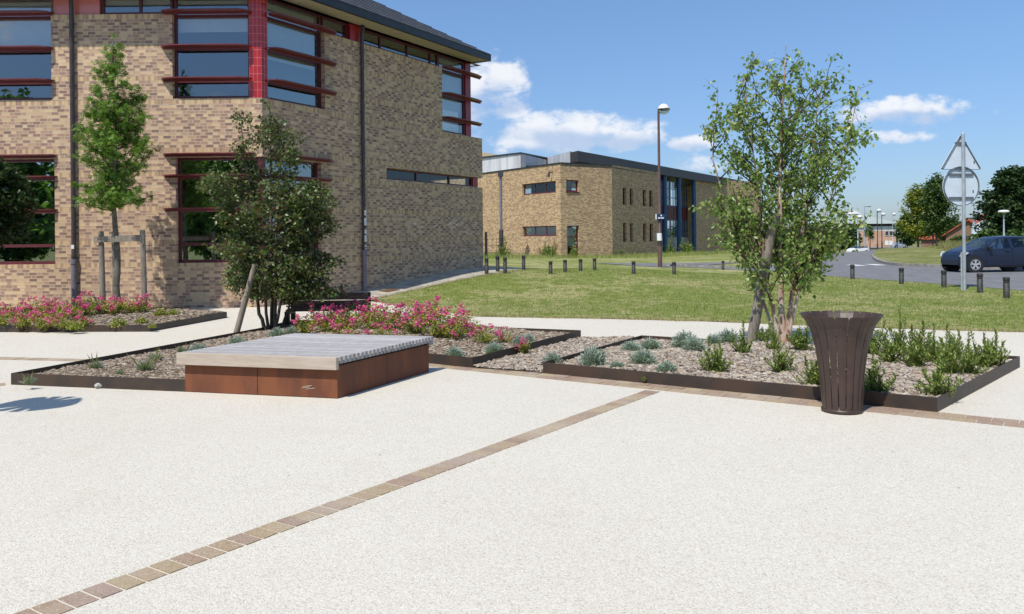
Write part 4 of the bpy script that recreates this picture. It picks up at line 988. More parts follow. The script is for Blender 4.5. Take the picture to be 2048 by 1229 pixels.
# ======== objects on the plaza ========
# low box platform of weathering steel with timber deck
W4 = [P(352, 706, .42), P(672, 716, .42), P(871, 672, .42), P(598, 665, .42)]
W4 = [Vector(w) for w in W4]
r = thing('platform_bench', 'square low platform seat of rusty steel with grey timber deck', 'bench', (W4[1].x, W4[1].y, 0))
uu = (W4[1]-W4[0]); vv = (W4[2]-W4[1]); uL = uu.length; vL = vv.length; un = uu.normalized(); vn = vv.normalized()
fl = W4[0]; 
def q(a, b): return fl+un*a+vn*b
ns = 27; pit = (vL-.03)/ns
for k in range(ns):
    mb = MB(); b0 = k*pit; b1_ = b0+pit*.66
    zlo = .42-(.125 if k == 0 else .07)
    if k == ns-1: zlo = .32
    mb.prism([tuple(q(0, b0)), tuple(q(uL, b0)), tuple(q(uL, b1_)), tuple(q(0, b1_))], zlo, .42+(.001 if k % 2 else 0))
    o = mb.build('slat', M['deck_end'] if k == 0 else M['deck'], r)
    mo = o.modifiers.new('bevel', 'BEVEL'); mo.width = .004; mo.segments = 1
mb = MB(); mb.prism([tuple(q(.05, .05)), tuple(q(uL-.05, .05)), tuple(q(uL-.05, vL-.06)), tuple(q(.05, vL-.06))], .29, .347); mb.build('deck_frame', M['bench_metal'], r)
i0_, j0 = .045, .07; iu = uL-.035; jv = vL-.10
def panel(a, b, nm='steel_panel'):
    a, b = Vector(a), Vector(b); d = (b-a).normalized(); n = Vector((d.y, -d.x))*.004
    mb = MB(); mb.prism([tuple(a), tuple(b), tuple(b-n), tuple(a-n)], .006, .325); return mb.build(nm, M['corten'], r)
um = (i0_+iu)/2-.02; vm = j0+(jv-j0)*.5
panel(q(i0_, j0), q(um-.003, j0)); panel(q(um+.003, j0), q(iu, j0)); panel(q(iu, j0), q(iu, vm-.003)); panel(q(iu, vm+.003), q(iu, jv)); panel(q(iu, jv), q(i0_, jv)); panel(q(i0_, jv), q(i0_, j0))
mb = MB(); mb.prism([tuple(q(i0_+.02, j0+.02)), tuple(q(iu-.02, j0+.02)), tuple(q(iu-.02, jv-.02)), tuple(q(i0_+.02, jv-.02))], .0, .29); mb.build('inner_box', M['bench_metal'], r)
mb = MB()
for (a, b) in ((.0, .03), (.02, .045), (.05, .02)):
    p0 = q(um+.50+a, j0-.003); p1 = q(um+.60+a, j0-.003)
    mb.face([(p0.x, p0.y, .06+b), (p1.x, p1.y, .075+b), (p1.x, p1.y, .081+b), (p0.x, p0.y, .064+b)])
mb.build('scratch_mark', M['deck_end'], r)

# flared slatted litter bin
bx, by = P(1684, 823); bz = 0
r = thing('litter_bin', 'dark brown flared slatted metal litter bin standing by the right bed', 'litter bin', (bx, by, 0))
prof = [(.165, .02), (.172, .10), (.187, .30), (.203, .45), (.224, .58), (.252, .70), (.290, .79), (.335, .855), (.352, .875)]
NS = 18
for k in range(NS):
    mb = MB(); an0 = 2*math.pi*(k+.5)/NS
    hw = .5*2*math.pi/NS
    L = []
    for i, (rr, h) in enumerate(prof):
        f = .97 if i > 5 else (.93 if i > 3 else .87)
        g = hw*f if i < len(prof)-1 else hw*f*.86
        L.append([(bx+rr_*math.cos(an0+s_*g), by+rr_*math.sin(an0+s_*g), h) for rr_, s_ in ((rr, -1), (rr+.004, 0), (rr, 1), (rr-.007, 1), (rr-.003, 0), (rr-.007, -1))])
    for i in range(len(L)-1):
        for j in range(6):
            j2 = (j+1) % 6; mb.face([L[i][j], L[i][j2], L[i+1][j2], L[i+1][j]], 0)
    mb.face(L[0]); mb.face(L[-1]); mb.build('slat', M['bin'], r)
mb = MB(); mb.lathe((bx, by, 0), [(0, .004), (.178, .004), (.178, .03), (.150, .045), (.150, .06), (0, .06)], 32); mb.build('base', M['bin'], r)
mb = MB()
for h, rr in ((.35, .182), (.66, .232)): mb.lathe((bx, by, h), [(rr-.008, -.012), (rr-.004, -.012), (rr-.004, .012), (rr-.008, .012), (rr-.008, -.012)], 36)
mb.build('ring', M['bin'], r)

# bollards
def bollard(p, z, label, h=.52, group='black bollards along the lawn edge', old=None):
    if old is None:
        r = thing('bollard', label, 'bollard', (p[0], p[1], z), group)
        mb = MB(); c = (p[0], p[1], z)
        mb.lathe(c, [(.072, -.1), (.072, .37), (.062, .375), (.062, .385), (.074, .39), (.074, .41), (.062, .415), (.062, .425), (.074, .43), (.076, .50), (.066, .52), (0, .522)], 16); mb.build('post', M['bollard'], r)
        mb = MB(); mb.lathe(c, [(.0745, .432), (.0775, .44), (.0775, .452), (.0745, .458)], 16); mb.build('cap_band', M['black'], r)
        reg(r); return r
    c = copy_tree(old); c.location = (p[0], p[1], z); c['label'] = label; return c
BL = [((2013, 598), 'weathered bollard with chipped cap, nearest the camera at the right edge of the lawn'),
      ((1960, 587), 'bollard just right of the road sign pole, second nearest in the right row'),
      ((1888, 577), 'bollard in front of the navy car bonnet, left of the road sign pole'),
      ((1803, 569.5), 'black bollard against the road between the dark car and the birch tree'),
      ((1705, 560), 'black bollard just right of the birch crown at the far end of the right row')]
bo = None
for (q_, lab) in BL:
    x, y = P(*q_); z = zt(x, y); nb_ = bollard((x, y), z, lab, old=bo); bo = bo or nb_; nb_.rotation_euler.z = y
BL2 = [(973, 516.5, 38, 'bollard half hidden behind the corner of the shaded brick wall'), (995, 512, 43, 'small bollard on the grass between wall corner and yellow building, leftmost but one'),
       (1010, 515, 35.5, 'bollard standing at the edge of the rising footpath'), (1047, 511, 43, 'bollard on the grass just right of the footpath bend'),
       (1101, 523, 45, 'bollard on the lawn crest left of the glazed door'), (1130, 520, 46, 'bollard on the lawn crest directly below the small door'),
       (1161, 518.5, 47, 'bollard on the lawn crest right of the small door'), (1189, 517, 47, 'bollard at the left end of the grey asphalt path'),
       (1267, 523, 46, 'bollard below the slit windows beside the asphalt path'), (1348, 524.5, 44, 'bollard right of the tall brown street lamp'),
       (1446, 522, 34, 'bollard beside the left side of the birch crown')]
for (px, top, d, lab) in BL2:
    d = 24.0
    while d < 60:
        x, z = XZ(px, top, d)
        hb = .52 if px < 1060 else .42
        if z-hb <= zt(x, d): break
        d += .05
    c = bollard((x, d), zt(x, d), lab, old=bo, group=None); c.scale = (.85, .85, hb/.52)

# road sign seen from behind
x0, y0 = P(1929, 582); zb = zt(x0, y0)
r = thing('road_sign', 'grey back of a triangular sign above a round sign on one galvanised pole', 'road sign', (x0, y0, zb))
zs = lambda py: XZ(1925, py, y0)[1]
sg = Fac((x0, y0-.02), (.985, .17), (-.17*0+.17, -.985)); 
mb = MB(); mb.tube([(x0, y0, zb-.2), (x0, y0, zs(268))], .045, 14); mb.tube([(x0, y0, zs(268)), (x0, y0, zs(266))], [.048, .03], 14); mb.build('pole', M['galv'], r)
mb = MB(); mb.tube([(x0-.08, y0-.01, zb-.2), (x0-.075, y0-.01, zs(505))], .028, 8); mb.build('spur_stake', M['galv'], r)
ppm = F/y0; zt_, zb_ = zs(271), zs(339); hwT = 43.5/ppm
def plate(poly, o0, o1, name, m_, thick_rim=True):
    mb = MB(); n = len(poly)
    for (a, b) in ((o0, o1),):
        vs = [sg.p(s, a, z) for s, z in poly]+[sg.p(s, b, z) for s, z in poly]
        mb.mesh(vs, [tuple(range(n)), tuple(reversed(range(n, 2*n)))]+[(i, (i+1) % n, n+(i+1) % n, n+i) for i in range(n)])
    o = mb.build(name, m_, r); return o
def rim(poly, name, cy):
    mb = MB(); n = len(poly); c = Vector((0, cy))
    inn = [tuple(Vector(p)*.965+c*.035) for p in poly]
    for i in range(n):
        j = (i+1) % n
        mb.hexa([sg.p(*[poly[i][0]], -.058, poly[i][1]), sg.p(poly[j][0], -.058, poly[j][1]), sg.p(poly[j][0], -.018, poly[j][1]), sg.p(poly[i][0], -.018, poly[i][1]),
                 sg.p(inn[i][0], -.058, inn[i][1]), sg.p(inn[j][0], -.058, inn[j][1]), sg.p(inn[j][0], -.018, inn[j][1]), sg.p(inn[i][0], -.018, inn[i][1])])
    return mb.build(name, M['galv_dark'], r)  # darker steel tone imitates shading along the plate edges
tri = [(-.02, zt_), (.02, zt_), (hwT, zb_+.035), (hwT-.03, zb_), (-hwT+.03, zb_), (-hwT, zb_+.035)]
sgo = sg.o.copy(); sg.o = sg.o+Vector((0, .05, 0))*1
plate(tri, -.105, -.085, 'triangular_plate', M['sign_back'])
sg.o = sg.o+Vector((0, .03, 0)); rim(tri, 'plate_rim', (zt_+zb_)/2-.15); sg.o = sg.o-Vector((0, .03, 0))
rc = 40/ppm; zc = zs(371)-.02; circ = [(rc*math.cos(2*math.pi*k/36), zc+rc*math.sin(2*math.pi*k/36)) for k in range(36)]
plate(circ, -.105, -.085, 'round_plate', M['sign_back'])
sg.o = sg.o+Vector((0, .03, 0)); rim(circ, 'plate_rim', zc); sg.o = sg.o-Vector((0, .03, 0))
for (zz, w) in ((zs(286), .17), (zs(334), .0), (zs(349), .37), (zs(396), .37)):
    if w:
        mb = MB(); sg.box(mb, -w, w, zz-.03, zz+.03, -.084, -.05); mb.build('mounting_rail', M['galv_dark'], r)
mb = MB()
for (s_, zz) in ((.42, zs(324)), (.38, zs(383))): sg.box(mb, s_-.02, s_+.02, zz-.04, zz+.04, -.084, -.080)
mb.build('sticker', M['galv_dark'], r)

# street lamps
def lamp(px, pybase, d, pytop, label, head='globe', m_='brown_pole', rad=.085, gr=None, zbase=None, hr=.27, side=1):
    xb, zb = XZ(px, pybase, d); zt2 = XZ(px, pytop, d)[1]
    if zbase is not None: zb = zbase
    r = thing('street_lamp', label, 'street lamp', (xb, d, zb), gr)
    mb = MB(); mb.tube([(xb, d, zb-.3), (xb, d, zb+1.2), (xb, d, zb+1.25), (xb, d, zt2-hr*1.2)], [rad*1.25, rad*1.2, rad*.85, rad*.6], 12); mb.build('pole', M[m_], r)
    hx = xb+side*hr*.9
    if head == 'globe':
        mb = MB(); mb.tube([(xb, d, zt2-hr*1.3), (xb+side*.05, d, zt2-hr*1.05), (hx, d, zt2-hr*.95)], .04, 8); mb.lathe((hx, d, zt2-hr), [(hr*1.03, -.03), (hr*1.05, -.03), (hr*1.05, .03), (hr*1.03, .03)], 24); mb.build('collar', M['bench_metal'], r)
        mb = MB(); mb.lathe((hx, d, zt2-hr), [(hr*math.cos(a), hr*math.sin(a)) for a in [i*math.pi/16 for i in range(9)]], 24); mb.build('lamp_dome', M['lamp_glass'], r)
        mb = MB(); mb.lathe((hx, d, zt2-hr), [(hr*math.cos(a), -hr*math.sin(a)*.85) for a in [i*math.pi/16 for i in range(9)]], 24); mb.build('lamp_bowl', M['lamp_clear'], r)
    else:
        mb = MB(); mb.lathe((xb, d, zt2-.15), [(.05, -.05), (.35, 0), (.38, .05), (.3, .15), (0, .18)], 16); mb.build('lamp_head', M['lamp_glass'], r)
    return r, xb
r, xb = lamp(1320, 528, 41, 208, 'tall brown street lamp with opal globe head in front of the yellow building', hr=.28, rad=.09)
# small blue plate and paper on its pole
zz = XZ(1320, 434, 41)[1]
rs = thing('route_plate', 'small dark blue plate with white marks fixed to the tall brown lamp pole', 'sign', (xb, 41, zz))
mb = MB(); mb.box(xb-.16, xb+.25, 40.84, 40.87, zz-.13, zz+.13); mb.build('plate', M['sign_blue'], rs)
mb = MB(); mb.box(xb-.22, xb-.17, 40.83, 40.87, zz-.13, zz+.13); mb.box(xb+.02, xb+.08, 40.832, 40.838, zz+.02, zz+.09)
for k in range(2): mb.box(xb-.10+k*.15, xb+.02+k*.15, 40.832, 40.838, zz-.09, zz-.035)
mb.build('plate_mark', M['sign_white'], rs)
zz = XZ(1320, 475, 41)[1]
rs = thing('pole_notice', 'crumpled white paper notice taped low on the tall brown lamp pole', 'notice', (xb, 41, zz))
mb = MB(); mb.tube([(xb-.01, 41, zz-.16), (xb-.02, 41, zz+.2)], .125, 10); mb.build('paper', M['sign_white'], rs)
mb = MB(); mb.tube([(xb, 41, zz-.40), (xb, 41, zz-.17)], .115, 10); mb.build('dark_wrap', M['bollard'], rs)
far_l = [(1755, 500, 168, 418, 'taller dark street lamp, left one of the pair before the pale roofed building', 'bench_metal'),
         (1764, 494, 190, 426, 'shorter dark street lamp, right one of the pair before the pale roofed building', 'bench_metal'),
         (1786, 494, 205, 426, 'slim grey street lamp at the right end of the pale roofed building', 'galv'),
         (1716, 497, 150, 430, 'slim street lamp partly behind the right edge of the birch crown', 'galv')]
for px, pb, d, pt, lab, mm in far_l: lamp(px, pb, d, pt, lab, m_=mm, rad=.12, hr=.42)
lamp(2008, 480, 60, 421, 'pale street lamp with white cap above the roof of the navy car', head='cap', m_='galv', rad=.07, zbase=-.1)
for px, d, pt, lab in ((1729, 150, 412, 'tall thin grey mast with crossarm left of the pale pyramid roof'), (1948, 130, 405, 'thin grey mast with crossarm right of the road sign pole'), (1797, 175, 440, 'short pale mast at the right wall of the pale roofed building'), (1804, 170, 462, 'low grey signal post above the silver car')):
    x, z = XZ(px, pt, d); zb = zt(x, d); r = thing('mast', lab, 'mast', (x, d, zb), 'thin masts far down the road')
    mb = MB(); mb.tube([(x, d, zb-.3), (x, d, z)], [.13, .08], 8); mb.build('pole', M['galv'], r)
    mb = MB(); mb.tube([(x, d, z-.2), (x+1.0*(1 if px != 1948 else -1), d, z-.1)], .05, 6); mb.box(x+.7, x+1.1, d-.1, d+.1, z-.25, z-.1) if px != 1948 else mb.box(x-1.1, x-.7, d-.1, d+.1, z-.25, z-.1); mb.build('crossarm', M['galv_dark'], r)
# tall white banner flag
x, z = XZ(1958, 428, 120); zb = zt(x, 120)
r = thing('banner_flag', 'tall curved white flag banner beside the big dark tree', 'flag', (x, 120, zb))
mb = MB(); mb.tube([(x-1.1, 120, zb), (x-1.1, 120, 1.5), (x-.9, 120, z-1.5), (x+.3, 120, z)], .07, 6); mb.build('pole', M['galv'], r)
mb = MB(); mb.prism([(x-1.05, 119.95), (x+.9, 119.95), (x+.9, 120.0), (x-1.05, 120.0)], .2, [z-1.8, z-.7, z-.7, z-1.8]); mb.build('cloth', M['sign_back'], r)

# slatted bench with back, beyond the roses
bL = Vector(P(583, 657)); bR = XZ(741, 620, 15.3); bR = Vector((bR[0], 15.3))
bL = Vector((XZ(583, 657, 15.3)[0], 15.25))
r = thing('park_bench', 'dark brown wooden bench with plank back beyond the pink roses', 'bench', (bL.x, bL.y, 0))
fb = Fac(bL, (bR-bL), (0, -1)); Lb = (bR-bL).length; zh = XZ(660, 586, 15.3)[1]
for k, (a, b) in enumerate(((zh-.125, zh), (zh-.27, zh-.14))):
    mb = MB(); fb.box(mb, .04, Lb-.04, a, b, -.03, .01); mb.build('backrest', M['bench_wood'], r)
for a in (0, 1):
    s0 = a*(Lb-.08); mb = MB(); fb.box(mb, s0, s0+.08, 0, zh+.005, -.045, 0.0); fb.box(mb, s0, s0+.08, .28, .33, -.4*0, .42); fb.box(mb, s0, s0+.08, 0, .28, .34, .42); mb.build('leg', M['bench_metal'], r)
for k in range(4):
    mb = MB(); fb.box(mb, .02, Lb-.02, .331, .365, .03+k*.10, .115+k*.10); mb.build('seat_slat', M['bench_wood'], r)

# grate in the footpath
x, y = PT(779, 582.5); mb = MB(); z = zt(x, y)+.02
g0 = [PT(757, 584), PT(782, 580), PT(800, 582), PT(775, 587)]
mb.prism(g0, z-.1, [zt(*p)+.034 for p in g0]); o = mb.build('drain_grate', M['grate'], origin=(x, y, z)); kindtag(o, 'rusty square drain cover set in the footpath beside the shaded wall', 'drain cover')

# pale stone lying against the edging
x, y = P(200, 776); rg = np.random.default_rng(4); mb = MB()
bmx = bmesh.new(); bmesh.ops.create_icosphere(bmx, subdivisions=2, radius=.045)
for v_ in bmx.verts: v_.co *= 1+rg.normal(0, .07); v_.co.z *= .62
me = bpy.data.meshes.new('loose_stone'); bmx.to_mesh(me); bmx.free(); me.materials.append(M['stone'])
o = bpy.data.objects.new('loose_stone', me); COL.objects.link(o); o.location = (x, y-.03, .03); kindtag(o, 'palm-sized pale stone lying against the left bed edging', 'stone')

# ======== tree stakes ========
def stake_frame():
    d = 18.1; xa, za = XZ(202, 463, d); xb = XZ(283, 463, d-.1)[0]; xc = XZ(228, 463, d+.7)[0]
    r = thing('tree_stakes', 'grey wooden frame of three round posts and a crossbar round the light green tree', 'tree stakes', (xa, d, 0))
    for (x, y, top) in ((xa, d, za), (xb, d-.05, za+.02), (xc, d+.7, za)):
        mb = MB(); mb.tube([(x+.03, y, -.1), (x, y, top)], [.062, .055], 12); mb.build('post', M['post'], r)
    zc = XZ(240, 478, d)[1]; x0 = XZ(192, 478, d)[0]; x1 = XZ(291, 474, d)[0]
    mb = MB(); mb.obox(((x0+x1)/2, d-.075, zc), ((x1-x0)/2, 0, .012), (0, .02, 0), (0, 0, .065)); mb.build('crossbar', M['post'], r)
    mb = MB(); mb.obox(((xb+xc)/2, d+.3, zc-.01), ((xc-xb)/2, .42, 0), (.008, .008, 0), (0, 0, .05)); mb.build('crossbar', M['post'], r)
stake_frame()
def lean(p0, p1, r0, label):
    mb = MB(); mb.tube([p0, Vector(p0).lerp(Vector(p1), .5), p1], [r0, r0*.95, r0*.9], 14); o = mb.build('leaning_stake', M['post'], origin=p0); kindtag(o, label, 'stake', 'leaning tree stakes')
pL = P(468, 668, .08); lean((pL[0], pL[1], -.05), (XZ(510, 530, pL[1]-.15)[0], pL[1]-.15, 1.2), .05, 'grey round stake leaning into the dark multi-stemmed tree')
pR = P(1499, 684, .08); lean((pR[0], pR[1], -.05), (XZ(1549, 440, pR[1]-.3)[0], pR[1]-.3, 1.87), .075, 'thick weathered round stake leaning into the birch')

# ======== trees ========
# light green staked tree
d = 18.25; xb_ = XZ(233, 610, d)[0]; ppm = F/d
def prof_px(rows, cx, d, zb): # rows of (y px, left px, right px) -> envelope
    out = []
    for (py, l, r_) in rows:
        z = XZ(cx, py, d)[1]; out.append((z-zb, (cx-l)*d/F, (r_-cx)*d/F))
    return sorted(out)
envA = prof_px([(420, 205, 270), (405, 150, 325), (375, 165, 300), (345, 160, 285), (320, 150, 290), (300, 155, 322), (270, 160, 315), (235, 168, 300), (205, 172, 285), (175, 190, 272), (150, 192, 262), (120, 205, 250), (95, 215, 246), (72, 224, 240)], 233, d, .05)
tree('sweetgum_tree', 'light green young tree held by wooden stakes in the rose bed by the wall', 'tree', (xb_, d, .05),
     [([(0, 0, -.05), (.02, 0, 1.2), (-.01, 0, 2.6), (.0, 0, 4.2), (-.03, 0, 5.9)], .085, .012)], envA, .8, 150, 9, 6, (.07, .11), STAR, M['leaf_gum'], M['bark_grey'], 11, rise=(.0, .45), brr=.016, twigr=.003, spread=.04, fmin=.36, bend=.03)
# dark multi-stemmed tree
d = 14.3; cx = 540; xb_ = XZ(cx, 668, d)[0]
envB = prof_px([(592, 455, 640), (585, 435, 680), (570, 445, 650), (550, 448, 640), (520, 442, 655), (480, 435, 672), (450, 432, 680), (410, 430, 650), (370, 432, 645), (330, 455, 630), (300, 472, 610), (265, 478, 595), (240, 478, 565), (218, 488, 548)], cx, d, .12)
def st(pts, r0, r1): return (pts, r0, r1)
dw = tree('multistem_tree', 'dark leaved multi-stemmed tree between the building corner and the platform seat', 'tree', (xb_, d, .1),
     [st([(-.05, -.05, -.05), (-.22, .05, .35), (-.25, .1, 1.2), (-.35, .1, 2.3), (-.45, 0, 3.4)], .036, .008), st([(0, .06, -.05), (.03, .1, .5), (.0, .15, 1.5), (-.02, .2, 3.0), (0, .1, 3.9)], .034, .007),
      st([(.08, 0, -.05), (.10, 0, .6), (.12, 0, 1.6), (.2, 0, 2.7), (.25, 0, 3.6)], .034, .007), st([(.10, -.05, -.05), (.22, -.1, .5), (.35, -.15, 1.4), (.6, -.2, 2.4)], .03, .007),
      st([(.15, .05, -.05), (.33, 0, .35), (.36, 0, .9), (.7, .1, 1.9)], .024, .006), st([(-.02, -.02, -.05), (-.05, -.1, .6), (-.3, -.3, 1.5), (-.7, -.35, 2.5)], .03, .006)],
     envB, .8, 66, 9, 6, (.052, .088), LEAF, M['leaf_dark'], M['bark_dark'], 12, rise=(-.1, .6), droop=.6, brr=.010, spread=.04, fmin=.22, bend=-.01)
# birch
d = 11.9; cx = 1563; xb_ = XZ(cx, 682, d)[0]
envC = prof_px([(597, 1500, 1640), (580, 1452, 1655), (545, 1425, 1690), (515, 1415, 1700), (480, 1412, 1712), (440, 1418, 1722), (405, 1405, 1738), (380, 1412, 1712), (350, 1425, 1705), (320, 1448, 1712), (290, 1445, 1728), (250, 1440, 1738), (210, 1432, 1735), (180, 1452, 1722), (155, 1460, 1695), (130, 1462, 1680), (115, 1468, 1668), (100, 1560, 1600)], cx, d, .1)
tree('birch_tree', 'tall multi-stemmed birch with peeling pale bark in the right bed', 'tree', (xb_, d, .08),
     [st([(.02, .03, -.05), (.01, .03, .7), (.0, .05, 1.6), (.05, .1, 2.8), (.12, .05, 4.2)], .052, .007), st([(-.03, -.03, -.05), (-.12, -.05, .4), (-.22, -.05, .9), (-.32, -.1, 2.0), (-.5, -.05, 3.7)], .040, .006),
      st([(.06, 0, -.05), (.12, 0, .5), (.26, -.02, 1.3), (.42, 0, 2.3), (.62, .05, 3.6)], .042, .006), st([(.05, -.04, -.05), (.20, -.1, .65), (.42, -.2, 1.4), (.8, -.3, 2.6), (1.0, -.3, 3.5)], .028, .005),
      st([(-.04, .05, -.05), (-.2, .2, .6), (-.5, .35, 1.4), (-.85, .4, 2.6), (-.78, .3, 3.6)], .026, .005), st([(0, .06, -.05), (.1, .3, .9), (.2, .5, 2.0), (.3, .5, 3.6)], .028, .005)],
     envC, .62, 44, 9, 5, (.052, .085), LEAF, M['leaf_birch'], M['bark_birch'], 13, rise=(.5, 1.7), droop=.75, brr=.011, twigr=.0022, spread=.04, fmin=.26, bend=.02, bmax=1.5)
# dark tree at the left picture edge
d = 17.5; cx = -35; xb_ = XZ(cx, 600, d)[0]
envD = prof_px([(492, -80, 22), (470, -120, 44), (440, -140, 54), (410, -150, 54), (380, -150, 48), (350, -130, 36), (330, -100, 16), (315, -60, -20)], cx, d, 0)
tree('round_maple', 'small dark green round-headed tree cut off by the left picture edge', 'tree', (xb_, d, 0),
     [([(0, 0, -.1), (0, 0, 1.0), (0, 0, 3.0)], .07, .02)], envD, .9, 260, 9, 8, (.08, .13), LEAF, M['leaf_maple'], M['bark_grey'], 14, rise=(-.1, .9), brr=.014, spread=.06, fmin=.35, irr=False)
# trees on the traffic island
def midtree(px, top, bot, wl, wr, d, leaf, label, seed, name='island_tree', group='young trees on the traffic island', zb=None, nb=80, ls=(.16, .28), trunk_r=.11, cat='tree', tw=7, per=8):
    x, _ = XZ(px, 480, d); zb = zt(x, d) if zb is None else zb
    zt1 = XZ(px, top, d)[1]-zb; zb1 = XZ(px, bot, d)[1]-zb; k = d/F; H = zt1-zb1
    rg = np.random.default_rng(seed)
    env = [(zb1, wl*k*.35, wr*k*.35), (zb1+H*.12, wl*k*.85, wr*k*.85), (zb1+H*.3, wl*k, wr*k*rg.uniform(.9, 1)), (zb1+H*.55, wl*k*rg.uniform(.8, .95), wr*k*.9), (zb1+H*.8, wl*k*.55, wr*k*.55), (zt1, wl*k*.12, wr*k*.12)]
    return tree(name, label, cat, (x, d, zb), [([(0, 0, -.2), (0, 0, zb1), (0, 0, zt1*.95)], trunk_r, .02)], env, .9, nb, tw, per, ls, LEAF, leaf, M['bark_dark'], seed, rise=(.1, .9), brr=.03, twigr=0, spread=.16, group=group, clump=2.2, bmax=max(wl, wr)*k*1.4, fmin=.2)
midtree(1836, 366, 470, 38, 38, 78, M['leaf_yel'], 'yellow-green tree on the traffic island, left of the pair', 21)
midtree(1866, 395, 468, 20, 25, 84, M['leaf_mid'], 'mid green bushy tree squeezed between the yellow-green tree and the tallest island tree', 22, nb=45)
midtree(1873, 345, 462, 30, 42, 74, M['leaf_mid'], 'taller dark green tree with a pointed top on the traffic island beside the sign', 23, nb=85)
midtree(1740, 447, 478, 9, 9, 140, M['leaf_mid'], 'small thin tree in front of the pale roofed building', 24, name='young_tree', group=None, nb=22, ls=(.2, .35))
big = midtree(2030, 330, 485, 68, 95, 95, M['leaf_maple'], 'huge dark green tree at the right edge behind the navy car', 25, name='large_tree', group=None, nb=420, ls=(.3, .5), trunk_r=.35, tw=2.2, per=7)
far_trees = [(1905, 444, 485, 32, 32, 150, 'leaf_mid', 'far round tree left of the red roofed house'), (1938, 437, 480, 22, 24, 165, 'leaf_maple', 'far dark tree behind the red roofed house'),
             (1815, 428, 486, 20, 26, 170, 'leaf_mid', 'green tree behind the yellow-green island tree at its left'), (1975, 465, 500, 32, 32, 75, 'leaf_mid', 'leafy hedge bush at the foot of the big dark tree'),
             (1918, 478, 505, 20, 22, 70, 'leaf_mid', 'low round bush behind the road sign pole'), (2030, 468, 500, 36, 36, 72, 'leaf_mid', 'broad bush above the roof of the navy car'),
             (1700, 455, 495, 22, 22, 190, 'leaf_maple', 'dark tree at the left end of the pale roofed building'), (1670, 462, 498, 30, 22, 170, 'leaf_mid', 'far tree seen through the right of the birch crown'),
             (1620, 458, 498, 30, 30, 180, 'leaf_maple', 'far tree seen through the middle of the birch crown'), (1560, 455, 498, 35, 35, 175, 'leaf_mid', 'far tree seen through the left of the birch crown')]
for k, (px, tp, bt, wl, wr, d, lm, lab) in enumerate(far_trees):
    midtree(px, tp, bt, wl, wr, d, M[lm], lab, 40+k, name='far_tree', group='trees and bushes far beyond the road', nb=90, ls=(.004*d, .0065*d) if d < 90 else (.35, .7), per=7)
# trees behind the viewer, seen mirrored in the windows
for k, (x, y, h, w) in enumerate(((-17, -11, 9, 6.5), (-10.5, -13, 9, 7), (-3.5, -15, 10, 7), (-24, -10, 9, 7), (4.5, -18, 11, 8), (13, -17, 10, 8), (-31, -12, 11, 7))):
    tree('park_tree', 'leafy park tree behind the viewpoint, %s from the left' % ['third', 'fourth', 'fifth', 'second', 'sixth', 'seventh', 'first'][k], 'tree', (x, y, 0), [([(0, 0, -.1), (0, 0, 2), (0, 0, h*.9)], .16, .03)],
         [(.7, w*.45, w*.45), (2.6, w*.55, w*.55), (h*.6, w*.5, w*.5), (h*.85, w*.35, w*.35), (h, .3, .3)], .9, 150, 3, 7, (.35, .6), LEAF, M['leaf_park'], M['bark_dark'], 70+k, brr=.04, twigr=0, spread=.3, group='park trees behind the viewpoint', clump=3, bmax=w*.7, rise=(0, 1))

# lamp outside the left picture edge whose shadow falls on the paving
sx_, sy_ = P(82, 807); hh = 3.3
lx = sx_-TRAVEL.x/-TRAVEL.z*hh; ly = sy_-TRAVEL.y/-TRAVEL.z*hh
r = thing('plaza_lamp', 'mushroom-shaped lamp just outside the left picture edge casting a round shadow', 'street lamp', (lx, ly, 0))
mb = MB(); mb.tube([(lx, ly, -.1), (lx, ly, hh)], [.05, .035], 10); mb.build('pole', M['brown_pole'], r)
mb = MB(); pl = []
for k in range(72):
    a_ = 2*math.pi*k/72; rr = .38*(1+.03*math.sin(a_*5)); 
    if k in (4, 9, 14, 38, 44, 49): rr *= .45  # notches added to the unseen head so its shadow turns streaky
    pl.append((lx+rr*math.cos(a_+.6), ly+rr*math.sin(a_+.6)))
for k in range(72):
    mb.hexa([(lx, ly, hh-.02), (*pl[k], hh-.05), (*pl[(k+1) % 72], hh-.05), (lx+.001, ly, hh-.02), (lx, ly, hh+.1), (*pl[k], hh-.02), (*pl[(k+1) % 72], hh-.02), (lx+.001, ly, hh+.1)])
mb.build('lamp_head', M['bench_metal'], r)

